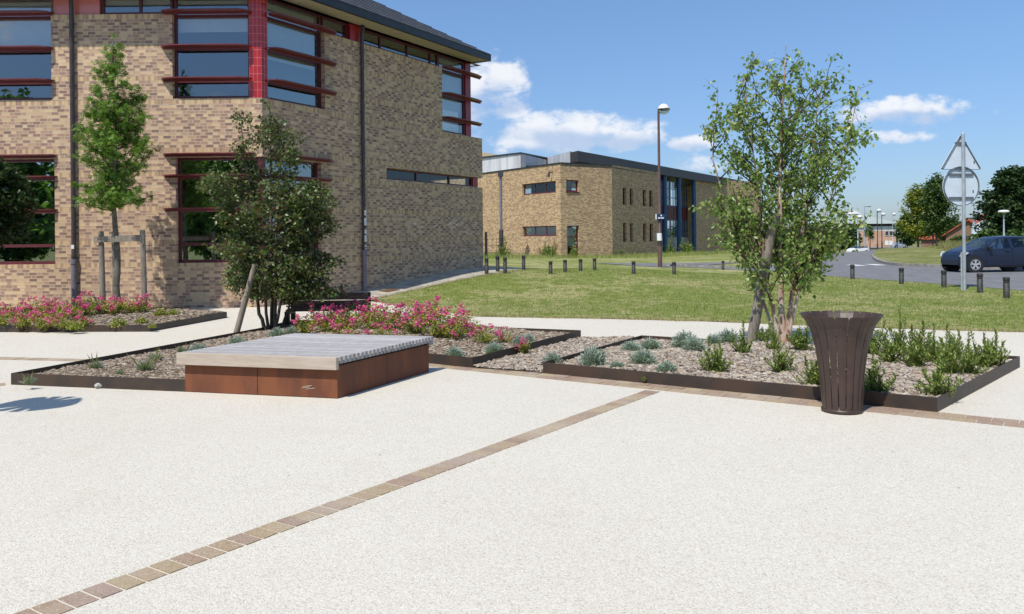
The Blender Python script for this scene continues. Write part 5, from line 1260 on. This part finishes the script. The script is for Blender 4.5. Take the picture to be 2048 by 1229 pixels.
# ======== low planting ========
def grow_plant(kind, seed):
    """one small plant at the origin; returns its root Empty (children: foliage etc.)"""
    rng = np.random.default_rng(seed)
    if kind == 'rose':
        r = thing('rose_bush', '', 'rose bush', (0, 0, 0)); mb = MB(); pos = []; fl = []
        for k in range(16):
            a = rng.uniform(0, 6.28); rr = rng.uniform(.05, .27); h = rng.uniform(.18, .46)*(1-.35*rr/.27)
            e = Vector((rr*math.cos(a)*1.15, rr*math.sin(a)*1.15, h*.95)); c = curve_pts((rng.normal(0, .03), rng.normal(0, .03), -.03), e, (0, 0, .03), 4)
            mb.tube(c, [.004, .0035, .003, .002], 3, cap=False)
            for _ in range(34): 
                f = rng.uniform(.25, 1); i = min(2, int(f*3)); pos.append(tuple(c[i].lerp(c[i+1], f*3-i)+Vector(rng.normal(0, .035, 3))))
            if k < 7: fl.append(e+Vector((0, 0, .02)))
        mb.build('stems', M['twig'], r)
        leaf_cloud('foliage', pos, (.028, .05), LEAF, M['leaf_rose'], rng, r, .1)
        for e in fl:
            pp = []; 
            for _ in range(rng.integers(5, 9)):
                c = e+Vector(rng.normal(0, .03, 3))
                for _ in range(7): pp.append(tuple(c+Vector(rng.normal(0, .006, 3))))
            leaf_cloud('flower', pp, (.026, .042), LEAF, M['petal'], rng, r, -.6)
    elif kind == 'silver':
        r = thing('silver_shrub', '', 'shrub', (0, 0, 0)); k = 1500
        d = rng.normal(0, 1, (k, 3)); d[:, 2] = np.abs(d[:, 2])*.9+.25; d /= np.linalg.norm(d, axis=1)[:, None]
        f = rng.uniform(.35, 1, k)[:, None]; lump = 1+.22*np.sin(d[:, :1]*9+seed)*np.cos(d[:, 1:2]*8)
        pos = d*f*np.array([[.155, .155, .19]])*lump; pos[:, 2] += .01
        leaf_cloud('foliage', pos, (.03, .06), NARROW, M['leaf_silver'], rng, r, axes=d+rng.normal(0, .3, (k, 3)))
        mb = MB()
        for _ in range(8): e = rng.normal(0, .06, 3); mb.tube([(0, 0, -.03), (e[0], e[1], .12)], .004, 3)
        mb.build('stems', M['twig'], r)
    elif kind == 'hebe':
        r = thing('green_shrub', '', 'shrub', (0, 0, 0)); mb = MB(); pos = []; ax = []
        for k in range(38):
            a = rng.uniform(0, 6.28); rr = rng.uniform(.02, .21); h = rng.uniform(.14, .40)*(1-.6*rr/.21*rng.uniform(.5, 1))*(1.15 if k < 5 else .75)
            e = Vector((rr*math.cos(a), rr*math.sin(a), h)); c = curve_pts((rng.normal(0, .03), rng.normal(0, .03), -.03), e, (0, 0, 0), 5, rng, .008)
            mb.tube(c, [.004, .0035, .003, .0025, .002], 3, cap=False)
            n = int(h*85)
            for i in range(n):
                f = .18+.82*i/n; j = min(3, int(f*4)); p = c[j].lerp(c[j+1], f*4-j); b = i*1.57+rng.uniform(-.3, .3)
                for s_ in (0, math.pi): pos.append(tuple(p)); ax.append((math.cos(b+s_), math.sin(b+s_), .75+f*.5))
        mb.build('stems', M['twig'], r)
        leaf_cloud('foliage', pos, (.028, .050), NARROW, M['leaf_hebe'], rng, r, axes=np.array(ax)+rng.normal(0, .35, (len(ax), 3)), up=1.)
    elif kind == 'tuft':
        r = thing('grass_tuft', '', 'grass tuft', (0, 0, 0)); k = 170
        d = rng.normal(0, .6, (k, 3)); d[:, 2] = 1
        T = (np.array([[0, .012, 0], [0, -.012, 0], [.6, 0, 0], [1, 0, -.12]]), np.array([[0, 1, 2], [0, 2, 3]]))
        leaf_cloud('foliage', rng.normal(0, .02, (k, 3))*np.array([[1, 1, 0]]), (.10, .20), T, M['tuft'], rng, r, axes=d)
        leaf_cloud('seed_stalk', rng.normal(0, .02, (9, 3))*np.array([[1, 1, 0]]), (.2, .34), (T[0]*np.array([[1, .3, 1]]), T[1]), M['tall_blade'], rng, r, axes=d[:9])
    elif kind == 'lime':
        r = thing('lime_plant', '', 'plant', (0, 0, 0)); k = 260
        d = rng.normal(0, 1, (k, 3)); d[:, 2] = np.abs(d[:, 2])+.2; d /= np.linalg.norm(d, axis=1)[:, None]
        leaf_cloud('foliage', d*rng.uniform(.3, 1, (k, 1))*np.array([[.16, .16, .14]]), (.03, .05), LEAF, M['leaf_yel_low'], rng, r, .1)
        mb = MB()
        for _ in range(8): e = rng.normal(0, .07, 3); mb.tube([(0, 0, -.03), (e[0], e[1], .09)], .004, 3)
        mb.build('stems', M['twig'], r)
    reg(r); r.location = (0, 0, -50); return r
PROTO = {}; USED = {}
def put(kind, pos, z, label, sc=1.0, group=None, sy=None, seed=[0]):
    seed[0] += 1; rg = random.Random(seed[0]*7+1)
    if kind not in PROTO: PROTO[kind] = [grow_plant(kind, 100+i*17+len(kind)) for i in range(3)]
    i = USED.get(kind, 0); USED[kind] = i+1
    src = PROTO[kind][i % 3]; o = src if i < 3 else copy_tree(src)
    o.location = (pos[0], pos[1], z); o.rotation_euler = (rg.uniform(-.06, .06), rg.uniform(-.06, .06), rg.uniform(0, 6.28)); o.scale = (sc, sc, sy or sc)
    o['label'] = label
    if group: o['group'] = group
    elif 'group' in o: del o['group']
    return o
ORD = ['first', 'second', 'third', 'fourth', 'fifth', 'sixth', 'seventh', 'eighth', 'ninth', 'tenth', 'eleventh', 'twelfth', 'thirteenth', 'fourteenth']
def rl(px, py, L, where):
    ys = sorted(q[1] for q in L); lo_, hi_ = (660, 675) if ys[-1] > 670 else (640, 650)
    row = lambda y: 'back' if y < lo_ else ('middle' if y < hi_ else 'front')
    xs = sorted(q[0] for q in L if row(q[1]) == row(py))
    return 'pink rose bush, %s from the left in the %s row %s' % (ORD[xs.index(px)], row(py), where)
GR = 'rose bushes in the bed behind the platform seat'
LR = 'bushy pink flowering rose growing in the bed behind the low platform seat'
ROA = [(628, 661, 1.0), (664, 655, 1.05), (700, 652, 1.1), (742, 652, 1.1), (785, 654, 1.0), (828, 657, 1.0), (866, 660, 1.05), (905, 664, .95), (612, 676, .85), (655, 676, 1.0), (700, 674, 1.0), (745, 676, 1.05), (790, 676, 1.0), (832, 680, 1.0),
                    (872, 684, 1.0), (912, 684, .95), (690, 690, .8), (760, 692, .8), (935, 676, .8), (845, 668, 1.)]
for (px, py, s) in ROA:
    x, y = P(px, py, .1); put('rose', (x, y), zAf(x, y)-.02, rl(px, py, ROA, 'behind the platform seat'), s*(1.0 if px > 800 else .92), GR)
for (px, py, s, lab) in [(968, 690, .72, 'small pink rose bush between the two front silver shrubs'), (1008, 686, .55, 'low sparse rose bush left of the right bed corner'), (1050, 697, .5, 'smallest rose clump with two pink flower heads near the bed corner')]:
    x, y = P(px, py, .1); put('rose', (x, y), zAf(x, y)-.02, lab, s)
GD = 'rose bushes in the bed by the wall'
LD_ = 'pink flowering rose bush in the bed along the sunlit wall under the light green tree'
ROD = [(8, 655, .9), (45, 656, .85), (85, 657, .9), (28, 640, .9), (68, 640, .95), (108, 645, 1.), (140, 640, 1.05), (172, 636, 1.1), (205, 634, 1.0), (128, 657, .8), (165, 655, .7), (232, 634, 1.0), (262, 632, .95), (290, 630, .9), (100, 634, 1.0), (-25, 650, .95), (-15, 641, .9)]
for (px, py, s) in ROD:
    x, y = P(px, py, .08); put('rose', (x, y), zDf(x, y)-.02, rl(px, py, ROD, 'in the wall bed'), s*1.0, GD)
for (px, py, s, lab) in [(238, 654, 1., 'lime green low plant below the staked tree'), (284, 648, .8, 'small lime green plant right of the staked tree on bare mulch'), (322, 636, 1., 'lime plant near the right corner of the wall bed'),
                         (347, 635, .8, 'second lime plant near the right corner of the wall bed'), (150, 659, .9, 'yellow green plant at the front edge of the wall bed'), (305, 655, .5, 'tiny lime seedling near the bend of the wall bed')]:
    x, y = P(px, py, .08); put('lime', (x, y), zDf(x, y), lab, s*1.15)
SIL = [(1186, 727, 1.15, 1.45, 'upright silver grey shrub near the left end of the right bed'), (1106, 722, .85, .85, 'silver shrub beside the left corner plate of the right bed'), (1234, 731, .75, .5, 'low silver shrub half hidden by the front edging'),
       (1287, 726, 1.15, 1.1, 'round silver shrub standing alone in the middle of the right bed front'), (1334, 742, .85, .8, 'small silver shrub at the front edging left of the first green shrub'), (1262, 700, 1.0, .85, 'silver shrub at the back edging of the right bed, leftmost of the back row'),
       (1300, 697, 1.1, 1.0, 'silver shrub second in the back row of the right bed'), (1368, 697, 1.25, 1.3, 'tallest silver shrub in the back row with dry flower tips'), (1388, 703, 1.15, 1.1, 'silver shrub just in front of the tallest one in the back row'),
       (1428, 690, .9, .9, 'silver shrub squeezed between the tall one and the birch stake'), (1456, 688, 1.2, 1.15, 'broad silver shrub left of the birch stake'), (910, 711, .95, .85, 'silver shrub near the platform seat corner in the rose bed'),
       (988, 702, .95, .95, 'silver shrub in front of the right hand roses'), (1040, 688, .9, .9, 'silver shrub next to the back edging of the rose bed'), (1056, 684, .7, .85, 'smaller silver shrub touching the back edging of the rose bed'),
       (475, 688, .9, .8, 'silver shrub at the foot of the leaning stake'), (555, 679, .9, .9, 'silver shrub below the dark multi-stemmed tree'), (583, 676, .8, .8, 'silver shrub beside the bench leg'), (398, 703, .9, .9, 'silver shrub behind the left corner of the platform seat')]
for (px, py, s, sz, lab) in SIL:
    x, y = P(px, py, .1); z = (zCf if px > 1086 else zAf)(x, y); put('silver', (x, y), z-.015, lab, s*.82, None, sz*.78)
HB = [(1432, 742, 1.0, 1.05, 'green shrub in front of the broad silver shrub, leftmost green one of the right bed'), (1487, 712, .85, .9, 'green shrub at the foot of the birch stake'), (1528, 684, .9, .75, 'dark green shrub between birch stake and birch stems'),
      (1560, 745, .95, .95, 'green shrub in front of the birch stems'), (1548, 706, .6, 1.0, 'thin upright shrub left of the birch stems'), (1603, 708, 1.2, 1.1, 'bushy green shrub between the birch and the litter bin'), (1632, 768, 1.0, 1.0, 'green shrub touching the left side of the litter bin'),
      (1748, 778, 1.05, 1.05, 'dense green shrub right of the litter bin at the front edging'), (1745, 715, 1.1, 1.25, 'tall green shrub behind the right side of the litter bin'), (1778, 728, 1.0, 1.0, 'green shrub second from the litter bin in the middle row'),
      (1800, 712, 1.0, 1.3, 'tall upright green shrub in the back row right of the bin'), (1832, 735, 1.05, 1.15, 'green shrub in the middle of the right half of the bed'), (1840, 716, 1.0, 1.3, 'tallest back row shrub above the back edging'),
      (1874, 786, 1.05, 1.05, 'bright green shrub nearest the front right corner'), (1895, 748, 1.1, 1.2, 'wide green shrub in the middle row near the right end'), (1905, 720, 1.0, 1.15, 'upright green shrub in the back row near the right end'),
      (1935, 746, .95, 1.0, 'green shrub left of the two rightmost ones'), (1962, 734, 1.0, 1.1, 'green shrub second from the right end of the bed'), (1985, 730, .9, 1.25, 'rightmost green shrub with one tall shoot'), (1868, 728, .95, 1.0, 'mid row green shrub behind the bright corner shrub')]
for (px, py, s, sz, lab) in HB:
    x, y = P(px, py, .1); put('hebe', (x, y), zCf(x, y)-.01, lab, s*1.05, None, sz*1.08)
for (px, py, s, lab) in [(58, 765, .7, 'small grass tuft in the pointed left end of the bed'), (193, 737, .9, 'blue green grass tuft against the back edging'), (290, 742, 1.1, 'largest grass tuft in the mulch left of the platform seat'),
                         (240, 748, .5, 'sparse dry tuft between the two grass tufts'), (312, 722, .9, 'grass tuft touching the back edging left of the platform'), (365, 706, .8, 'grass tuft just behind the platform left corner')]:
    x, y = P(px, py, .08); put('tuft', (x, y), zAf(x, y), lab, s*.8)
for (px, py, s, lab) in [(1288, 768, .22, 'tiny weed in the paver band below the right bed'), (978, 720, .35, 'small leafy weed at the corner of the rose bed edging')]:
    x, y = P(px, py); put('hebe', (x, y), .02, lab, s)
# weeds at the foot of the far building
for (px, d, s, lab) in [(1088, 61, 2.6, 'tall weed against the sunlit yellow wall'), (1100, 60.5, 3.4, 'tallest weed against the sunlit yellow wall'), (1147, 60.5, 2.4, 'weed growing in front of the small glazed door'), (1225, 63, 2.6, 'weed clump at the corner of the shaded far wall'),
                        (1236, 64, 2.8, 'broad weed clump below the slit windows'), (1255, 66, 3.6, 'tall weed below the slit windows'), (1340, 72, 3.4, 'weed between the first two blue columns'), (1372, 76, 4.2, 'dense weed between the right blue columns'), (1378, 77, 3.2, 'dark weed by the right blue column'), (1006, 60, 3.4, 'weed at the foot of the hopper pipe')]:
    x = XZ(px, 510, d)[0]; put('hebe', (x, d), zt(x, d), lab, s)

# far road clutter grass
kindtag(scatter_blades('tall_grass', [(26, 50), (36, 46), (60, 66), (52, 88), (43, 82), (33, 66)], ILZ, 60000, (.25, .75), (.012, .03), M['tall_blade'], 9, lean=.25), 'tall dry grass covering the traffic island', 'grass', kind='stuff')
kindtag(scatter_blades('island_turf', [(23.5, 44), (34, 39.5), (60, 60), (45, 80), (36, 74)], ILZ, 60000, (.05, .16), (.012, .02), M['blade'], 10, lean=.4), 'mown grass rim of the traffic island', 'grass', kind='stuff')
kindtag(scatter_blades('building_foot_grass', [(-6, 56), (3, 56), (9, 58), (20, 74), (20, 80), (3.4, 59.8), (-3, 70)], zt, 26000, (.1, .4), (.01, .02), M['blade'], 12, lean=.3), 'unmown grass along the foot of the far yellow building', 'grass', kind='stuff')

# ======== cars ========
def car(name, label, loc, yaw, paint, cat='car', detail=True, flip=1):
    r = thing(name, label, cat, loc); Rm = Matrix.Rotation(yaw, 4, 'Z'); Lc = Vector(loc)
    def Q(x, y, z): return Lc + Rm @ Vector((x*flip, y, z))
    top = [(.26, .50), (.28, .62), (.34, .72), (.50, .84), (.76, .93), (1.02, 1.0), (1.15, 1.04), (1.45, 1.22), (1.75, 1.38), (2.05, 1.46), (2.5, 1.49), (3.0, 1.475), (3.4, 1.43), (3.68, 1.36), (3.84, 1.12), (3.93, .98), (3.98, .70), (4.0, .5)]
    belt = lambda x: .93+.13*sm(1.0, 3.6, x)
    def wd(x): return .845*(1-.30*(1-sm(.2, .75, x))-.18*sm(3.4, 4.0, x))
    secs = []
    for x, zt_ in top:
        w = wd(x); bz = min(belt(x), zt_*.965) ; gh = zt_-bz
        wr = w*(.97-.26*min(1, gh/.42)) if gh > .06 else w*.86
        zl = .20 if .33 < x < 3.9 else .30
        secs.append([(w*.90, zl), (w*.985, zl+.09), (w, .50 if zt_ > .52 else zt_*.8), (w*.995, min(.74, zt_*.93)), (w*.965, bz), (wr, zt_-.035*min(1, gh/.3)), (wr*.6, zt_+.0), (0, zt_+.012)])
    xs = [x for x, _ in top]; n = 8
    body = MB(); glass = MB()
    for i in range(len(xs)-1):
        for sgn in (-1, 1):
            for j in range(n-1):
                a, b, c, d_ = (secs[i][j], secs[i+1][j], secs[i+1][j+1], secs[i][j+1])
                pts = [Q(xs[i], sgn*a[0], a[1]), Q(xs[i+1], sgn*b[0], b[1]), Q(xs[i+1], sgn*c[0], c[1]), Q(xs[i], sgn*d_[0], d_[1])]
                isg = (j == 4 and 1.15 <= xs[i] < 3.68) or (j >= 5 and 1.15 <= xs[i] < 1.74) or (j >= 5 and 3.68 <= xs[i] < 3.83)
                (glass if isg else body).face(pts, 0, None, not isg)
    for e in (0, -1):
        pp = [Q(xs[e], p[0], p[1]) for p in secs[e]]+[Q(xs[e], -p[0], p[1]) for p in reversed(secs[e][:-1])]; body.face(pp)
    body.box(0, 0, 0, 0, 0, 0) if False else None
    # floor
    body.face([Q(.4, -.7, .22), Q(3.8, -.7, .22), Q(3.8, .7, .22), Q(.4, .7, .22)])
    bo_ = body.build('body', paint, r)
    glass.build('window', M['car_glass'], r)
    def sec_at(x):
        for i in range(len(xs)-1):
            if xs[i] <= x <= xs[i+1]:
                f = (x-xs[i])/(xs[i+1]-xs[i]); return [(a[0]+(b[0]-a[0])*f, a[1]+(b[1]-a[1])*f) for a, b in zip(secs[i], secs[i+1])]
    if detail:
        for sgn in (-1, 1):
            pil = MB()
            for (xb0, xb1, xt0, xt1) in ((1.10, 1.24, 1.78, 1.93), (2.36, 2.48, 2.34, 2.46), (3.18, 3.62, 3.05, 3.66)):
                s1, s2 = sec_at(xb0), sec_at(xb1); u1, u2 = sec_at(xt0), sec_at(xt1)
                o = .012
                pts = [(xb0, s1[4][0]+o, s1[4][1]-.01), (xb1, s2[4][0]+o, s2[4][1]-.01), (xt1, u2[5][0]+o, u2[5][1]+.005), (xt0, u1[5][0]+o, u1[5][1]+.005)]
                pil.hexa([Q(x, sgn*(y-.05), z) for x, y, z in pts]+[Q(x, sgn*y, z) for x, y, z in pts])
            for x0, x1 in ((1.24, 2.36), (2.48, 3.2)):   # upper window frame strip
                for k in range(4):
                    xa = x0+(x1-x0)*k/4; xb_ = x0+(x1-x0)*(k+1)/4
                    if xa < 1.75: continue
                    a, b = sec_at(xa), sec_at(xb_)
                    pil.hexa([Q(xa, sgn*(a[5][0]-.02), a[5][1]-.06), Q(xb_, sgn*(b[5][0]-.02), b[5][1]-.06), Q(xb_, sgn*(b[5][0]+.03), b[5][1]-.06), Q(xa, sgn*(a[5][0]+.03), a[5][1]-.06),
                              Q(xa, sgn*(a[5][0]-.02), a[5][1]+.004), Q(xb_, sgn*(b[5][0]-.02), b[5][1]+.004), Q(xb_, sgn*(b[5][0]+.012), b[5][1]+.004), Q(xa, sgn*(a[5][0]+.012), a[5][1]+.004)])
            pil.build('pillar', paint, r)
        inn = MB()
        for (x, y, z, sx2, sy2, sz2) in ((2.15, -.36, .82, .10, .22, .30), (2.15, .36, .82, .10, .22, .30), (3.05, 0, .82, .10, .6, .28), (2.2, -.36, 1.22, .05, .13, .09), (2.2, .36, 1.22, .05, .13, .09), (3.08, -.36, 1.18, .05, .14, .09), (3.08, .36, 1.18, .05, .14, .09), (1.45, 0, .85, .18, .68, .12)):
            inn.obox(Q(x, y, z), (Rm @ Vector((sx2, 0, 0))), (Rm @ Vector((0, sy2, 0))), (.0, 0, sz2))
        inn.build('seat', M['black'], r)
        for sgn in (-1, 1):
            mb = MB(); mb.obox(Q(1.42, sgn*.90, .99), Rm @ Vector((.06, 0, 0)), Rm @ Vector((0, .09, 0)), (0, 0, .06)); mb.build('wing_mirror', M['black'], r)
            mb = MB()
            pts = [(.30, .60, .66), (.42, .70, .66), (.60, .79, .82), (.50, .76, .855), (.34, .64, .77)]
            mb.mesh([Q(x, sgn*(y+.005), z) for x, y, z in pts]+[Q(x-.02, sgn*(y+.045), z) for x, y, z in pts], [(0, 1, 2, 3, 4), (9, 8, 7, 6, 5), (0, 1, 6, 5), (1, 2, 7, 6), (2, 3, 8, 7), (3, 4, 9, 8), (4, 0, 5, 9)]); mb.build('headlight', M['headlight'], r)
            mb = MB()
            for hx in (2.2, 3.1): mb.obox(Q(hx, sgn*.855, .86), Rm @ Vector((.09, 0, 0)), Rm @ Vector((0, .012, 0)), (0, 0, .013))
            mb.build('handle', paint, r)
        mb = MB()
        for sgn in (-1, 1):
            for (x, za, zb_) in ((2.42, .32, .98), (1.32, .34, .92), (3.22, .5, 1.0)): mb.obox(Q(x, sgn*.846, (za+zb_)/2), Rm @ Vector((.006, 0, 0)), Rm @ Vector((0, .004, 0)), (0, 0, (zb_-za)/2))
        mb.build('door_gap', M['black'], r)
    for wx in (.82, 3.33):
        for sgn in (-1, 1):
            ar = MB(); c = Q(wx, sgn*.71, .33); ax = Rm @ Vector((0, 1, 0)); X = Rm @ Vector((1, 0, 0)); Zv = Vector((0, 0, 1))
            def disc(mb, y0, y1, rad, n=28, prof=None):
                c0 = Q(wx, sgn*y0, .315); c1 = Q(wx, sgn*y1, .315)
                v0 = [c0+(X*math.cos(2*math.pi*k/n)+Zv*math.sin(2*math.pi*k/n))*rad for k in range(n)]; v1 = [c1+(X*math.cos(2*math.pi*k/n)+Zv*math.sin(2*math.pi*k/n))*rad for k in range(n)]
                mb.mesh(v0+v1, [tuple(range(n)), tuple(range(n, 2*n))]+[(k, (k+1) % n, n+(k+1) % n, n+k) for k in range(n)])
            disc(ar, .60, .852, .37); ar.build('wheel_arch', M['black'], r)
            w = MB(); disc(w, .66, .868, .315); w = w.build('wheel', M['rubber'], r)
            rm = MB(); nsp = 5
            for k in range(nsp):
                a = 2*math.pi*k/nsp+.3
                for da in (-.16, .16):
                    dv = X*math.cos(a+da)+Zv*math.sin(a+da); tv = X*math.cos(a+da+1.57)+Zv*math.sin(a+da+1.57)
                    rm.obox(Q(wx, sgn*.874, .315)+dv*.11, dv*.095, tv*.019, ax*.008)
            cc_ = Q(wx, sgn*.874, .315); nn_ = 28
            for k in range(nn_):
                a0, a1 = 2*math.pi*k/nn_, 2*math.pi*(k+1)/nn_
                p = [cc_+(X*math.cos(a_)+Zv*math.sin(a_))*q_ for q_ in (.195, .218) for a_ in (a0, a1)]
                rm.face([p[0]+ax*sgn*.006, p[1]+ax*sgn*.006, p[3]+ax*sgn*.006, p[2]+ax*sgn*.006])
            disc(rm, .866, .885, .045, 12)
            rm.build('rim', M['rim'], w)
    return r
cx_, cy_ = P(1912, 547.5)
ca = math.radians(5)
fx = XZ(1890, 500, cy_+.9)[0]-.10
car('parked_car', 'navy blue hatchback at the right picture edge on the road', (fx, cy_+.85, zt(20, 33)+.03), ca, M['navy']).scale = (.97, .97, .945)
x = XZ(1790, 480, 208)[0]; car('parked_car', 'silver hatchback far away in front of the pale roofed building', (x, 210, zt(60, 210)+.03), 0.05, M['silver'], detail=False)
x = XZ(1722, 500, 150)[0]; car('parked_car', 'small white car far off beside the birch crown edge', (x-2.5, 150, zt(60, 150)-.4), .2, M['white_car'], detail=False)
x = XZ(1708, 500, 140)[0]; car('parked_car', 'small red car far off, mostly behind the birch crown', (x-4.2, 140, zt(60, 140)-.3), .9, M['red_car'], detail=False)
x = XZ(1862, 490, 170)[0]; car('parked_van', 'white car far off seen below the island trees', (x, 172, zt(60, 170)+.25), .1, M['white_car'], cat='van', detail=False)

# ======== far buildings ========
d = 240.; k = d/F
bx0 = XZ(1650, 470, d)[0]; bx1 = XZ(1792, 470, d)[0]; zb3 = -2.1; ze = XZ(1740, 446, d)[1]; zp = XZ(1741, 422, d)[1]
b3 = thing('hip_roofed_building', 'pale building with green-grey pyramid roof at the end of the road', 'building', (bx1, d, zb3))
mb = MB(); mb.prism([(bx0, d), (bx1, d), (bx1, d+30), (bx0, d+30)], zb3-1, ze-2.3); mb.build('wall', M['pink_brick'], b3)
mb = MB(); mb.prism([(bx0, d-.03), (bx1+.03, d-.03), (bx1+.03, d+30), (bx0, d+30)], ze-2.3, ze-1.0); mb.build('white_band', M['white_render'], b3)
mb = MB(); mb.prism([(bx0+.3, d+.3), (bx1-.3, d+.3), (bx1-.3, d+30), (bx0+.3, d+30)], ze-1.0, ze-.3); mb.build('window_band', M['dark_in'], b3)
pxm = XZ(1741, 420, d)[0]; mb = MB()
o = [(bx0-1, d-1, ze-.3), (bx1+1.2, d-1, ze-.3), (bx1+1.2, d+31, ze-.3), (bx0-1, d+31, ze-.3)]
t1 = [(pxm-1.5, d+12, zp-.6), (pxm+1.5, d+12, zp-.6), (pxm+1.5, d+15, zp-.6), (pxm-1.5, d+15, zp-.6)]
mb.hexa(o+t1); mb.build('roof', M['pale_roof'], b3)
mb = MB(); mb.hexa([(pxm-2, d+11, zp-.6), (pxm+2, d+11, zp-.6), (pxm+2, d+15, zp-.6), (pxm-2, d+15, zp-.6), (pxm-.1, d+13, zp+.7), (pxm+.1, d+13, zp+.7), (pxm+.1, d+13.2, zp+.7), (pxm-.1, d+13.2, zp+.7)]); mb.build('roof_light', M['white_render'], b3)
for px in (1770.5, 1779):
    x = XZ(px, 470, d)[0]
    mb = MB(); zz = XZ(px, 471.5, d)[1]; mb.box(x-.15, x+.95, d-.12, d-.04, zz-.1, zz+1.35); w = mb.build('window', M['white_render'], b3)
    mb = MB(); mb.box(x, x+.8, d-.16, d-.125, zz+.08, zz+1.2); mb.build('pane', M['dark_in'], w)
    mb = MB(); zz = XZ(px, 491, d)[1]; mb.box(x-.15, x+.85, d-.12, d-.04, zz, zz+1.3); mb.build('door', M['white_car'], b3)
def house(px, d, w, dep, zbase, hw, hr, label, yaw=.5):
    x = XZ(px, 470, d)[0]; r = thing('house', label, 'house', (x, d, zbase)); R_ = Matrix.Rotation(yaw, 4, 'Z')
    def T(a, b, c): v_ = R_ @ Vector((a, b, 0)); return (x+v_.x, d+v_.y, zbase+c)
    mb = MB(); mb.mesh([T(-w/2, 0, -.5), T(w/2, 0, -.5), T(w/2, 0, hw), T(0, 0, hw+hr), T(-w/2, 0, hw), T(-w/2, dep, -.5), T(w/2, dep, -.5), T(w/2, dep, hw), T(0, dep, hw+hr), T(-w/2, dep, hw)],
            [(0, 1, 2, 3, 4), (9, 8, 7, 6, 5), (1, 6, 7, 2), (0, 4, 9, 5)]); mb.build('wall', M['house_brick'], r)
    mb = MB()
    for s_ in (-1, 1):
        e = w/2+.5; mb.hexa([T(s_*e, -.5, hw-.35), T(0, -.5, hw+hr+.02), T(0, dep+.5, hw+hr+.02), T(s_*e, dep+.5, hw-.35), T(s_*e, -.5, hw-.15), T(0, -.5, hw+hr+.25), T(0, dep+.5, hw+hr+.25), T(s_*e, dep+.5, hw-.15)])
    rf = mb.build('roof', M['red_roof'], r)
    mb = MB(); mb.obox(T(w*.2, dep*.5, hw+hr), (.4, 0, 0), (0, .4, 0), (0, 0, .9)); mb.build('chimney', M['red_roof'], rf)
    mb = MB(); a_ = T(-w*.2, -.05, 1); b_ = T(w*.2, -.05, 1); mb.face([a_, b_, (b_[0], b_[1], b_[2]+1.3), (a_[0], a_[1], a_[2]+1.3)]); mb.build('window', M['dark_in'], r)
house(1938, 140, 7, 10, -1.3, 2.6, 2.2, 'brick house with orange-red gabled roof right of the road sign pole', -.75)
house(1906, 155, 5, 5, -1.6, 2.3, 1.6, 'low red roofed house left of the road sign pole', 1.0)
house(1974, 150, 1.2, 2, -1.5, 4.6, .8, 'taller red roofed house mostly hidden by the big dark tree', .3)
# distant wood
rng = np.random.default_rng(77); k = 15000
X = rng.uniform(-60, 330, k); H = 3+3.2*(np.sin(X*.05)+np.sin(X*.13+1)*.6+1.4)*.6; Z = -2+rng.uniform(0, 1, k)**.8*H
pos = np.stack([X, 300+rng.uniform(-8, 8, k)+X*.05, Z], 1)
kindtag(leaf_cloud('distant_wood', pos, (1.1, 2.2), LEAF, M['leaf_mid'], rng, None, .3), 'low green wood closing the horizon beyond the road', 'wood', kind='stuff')
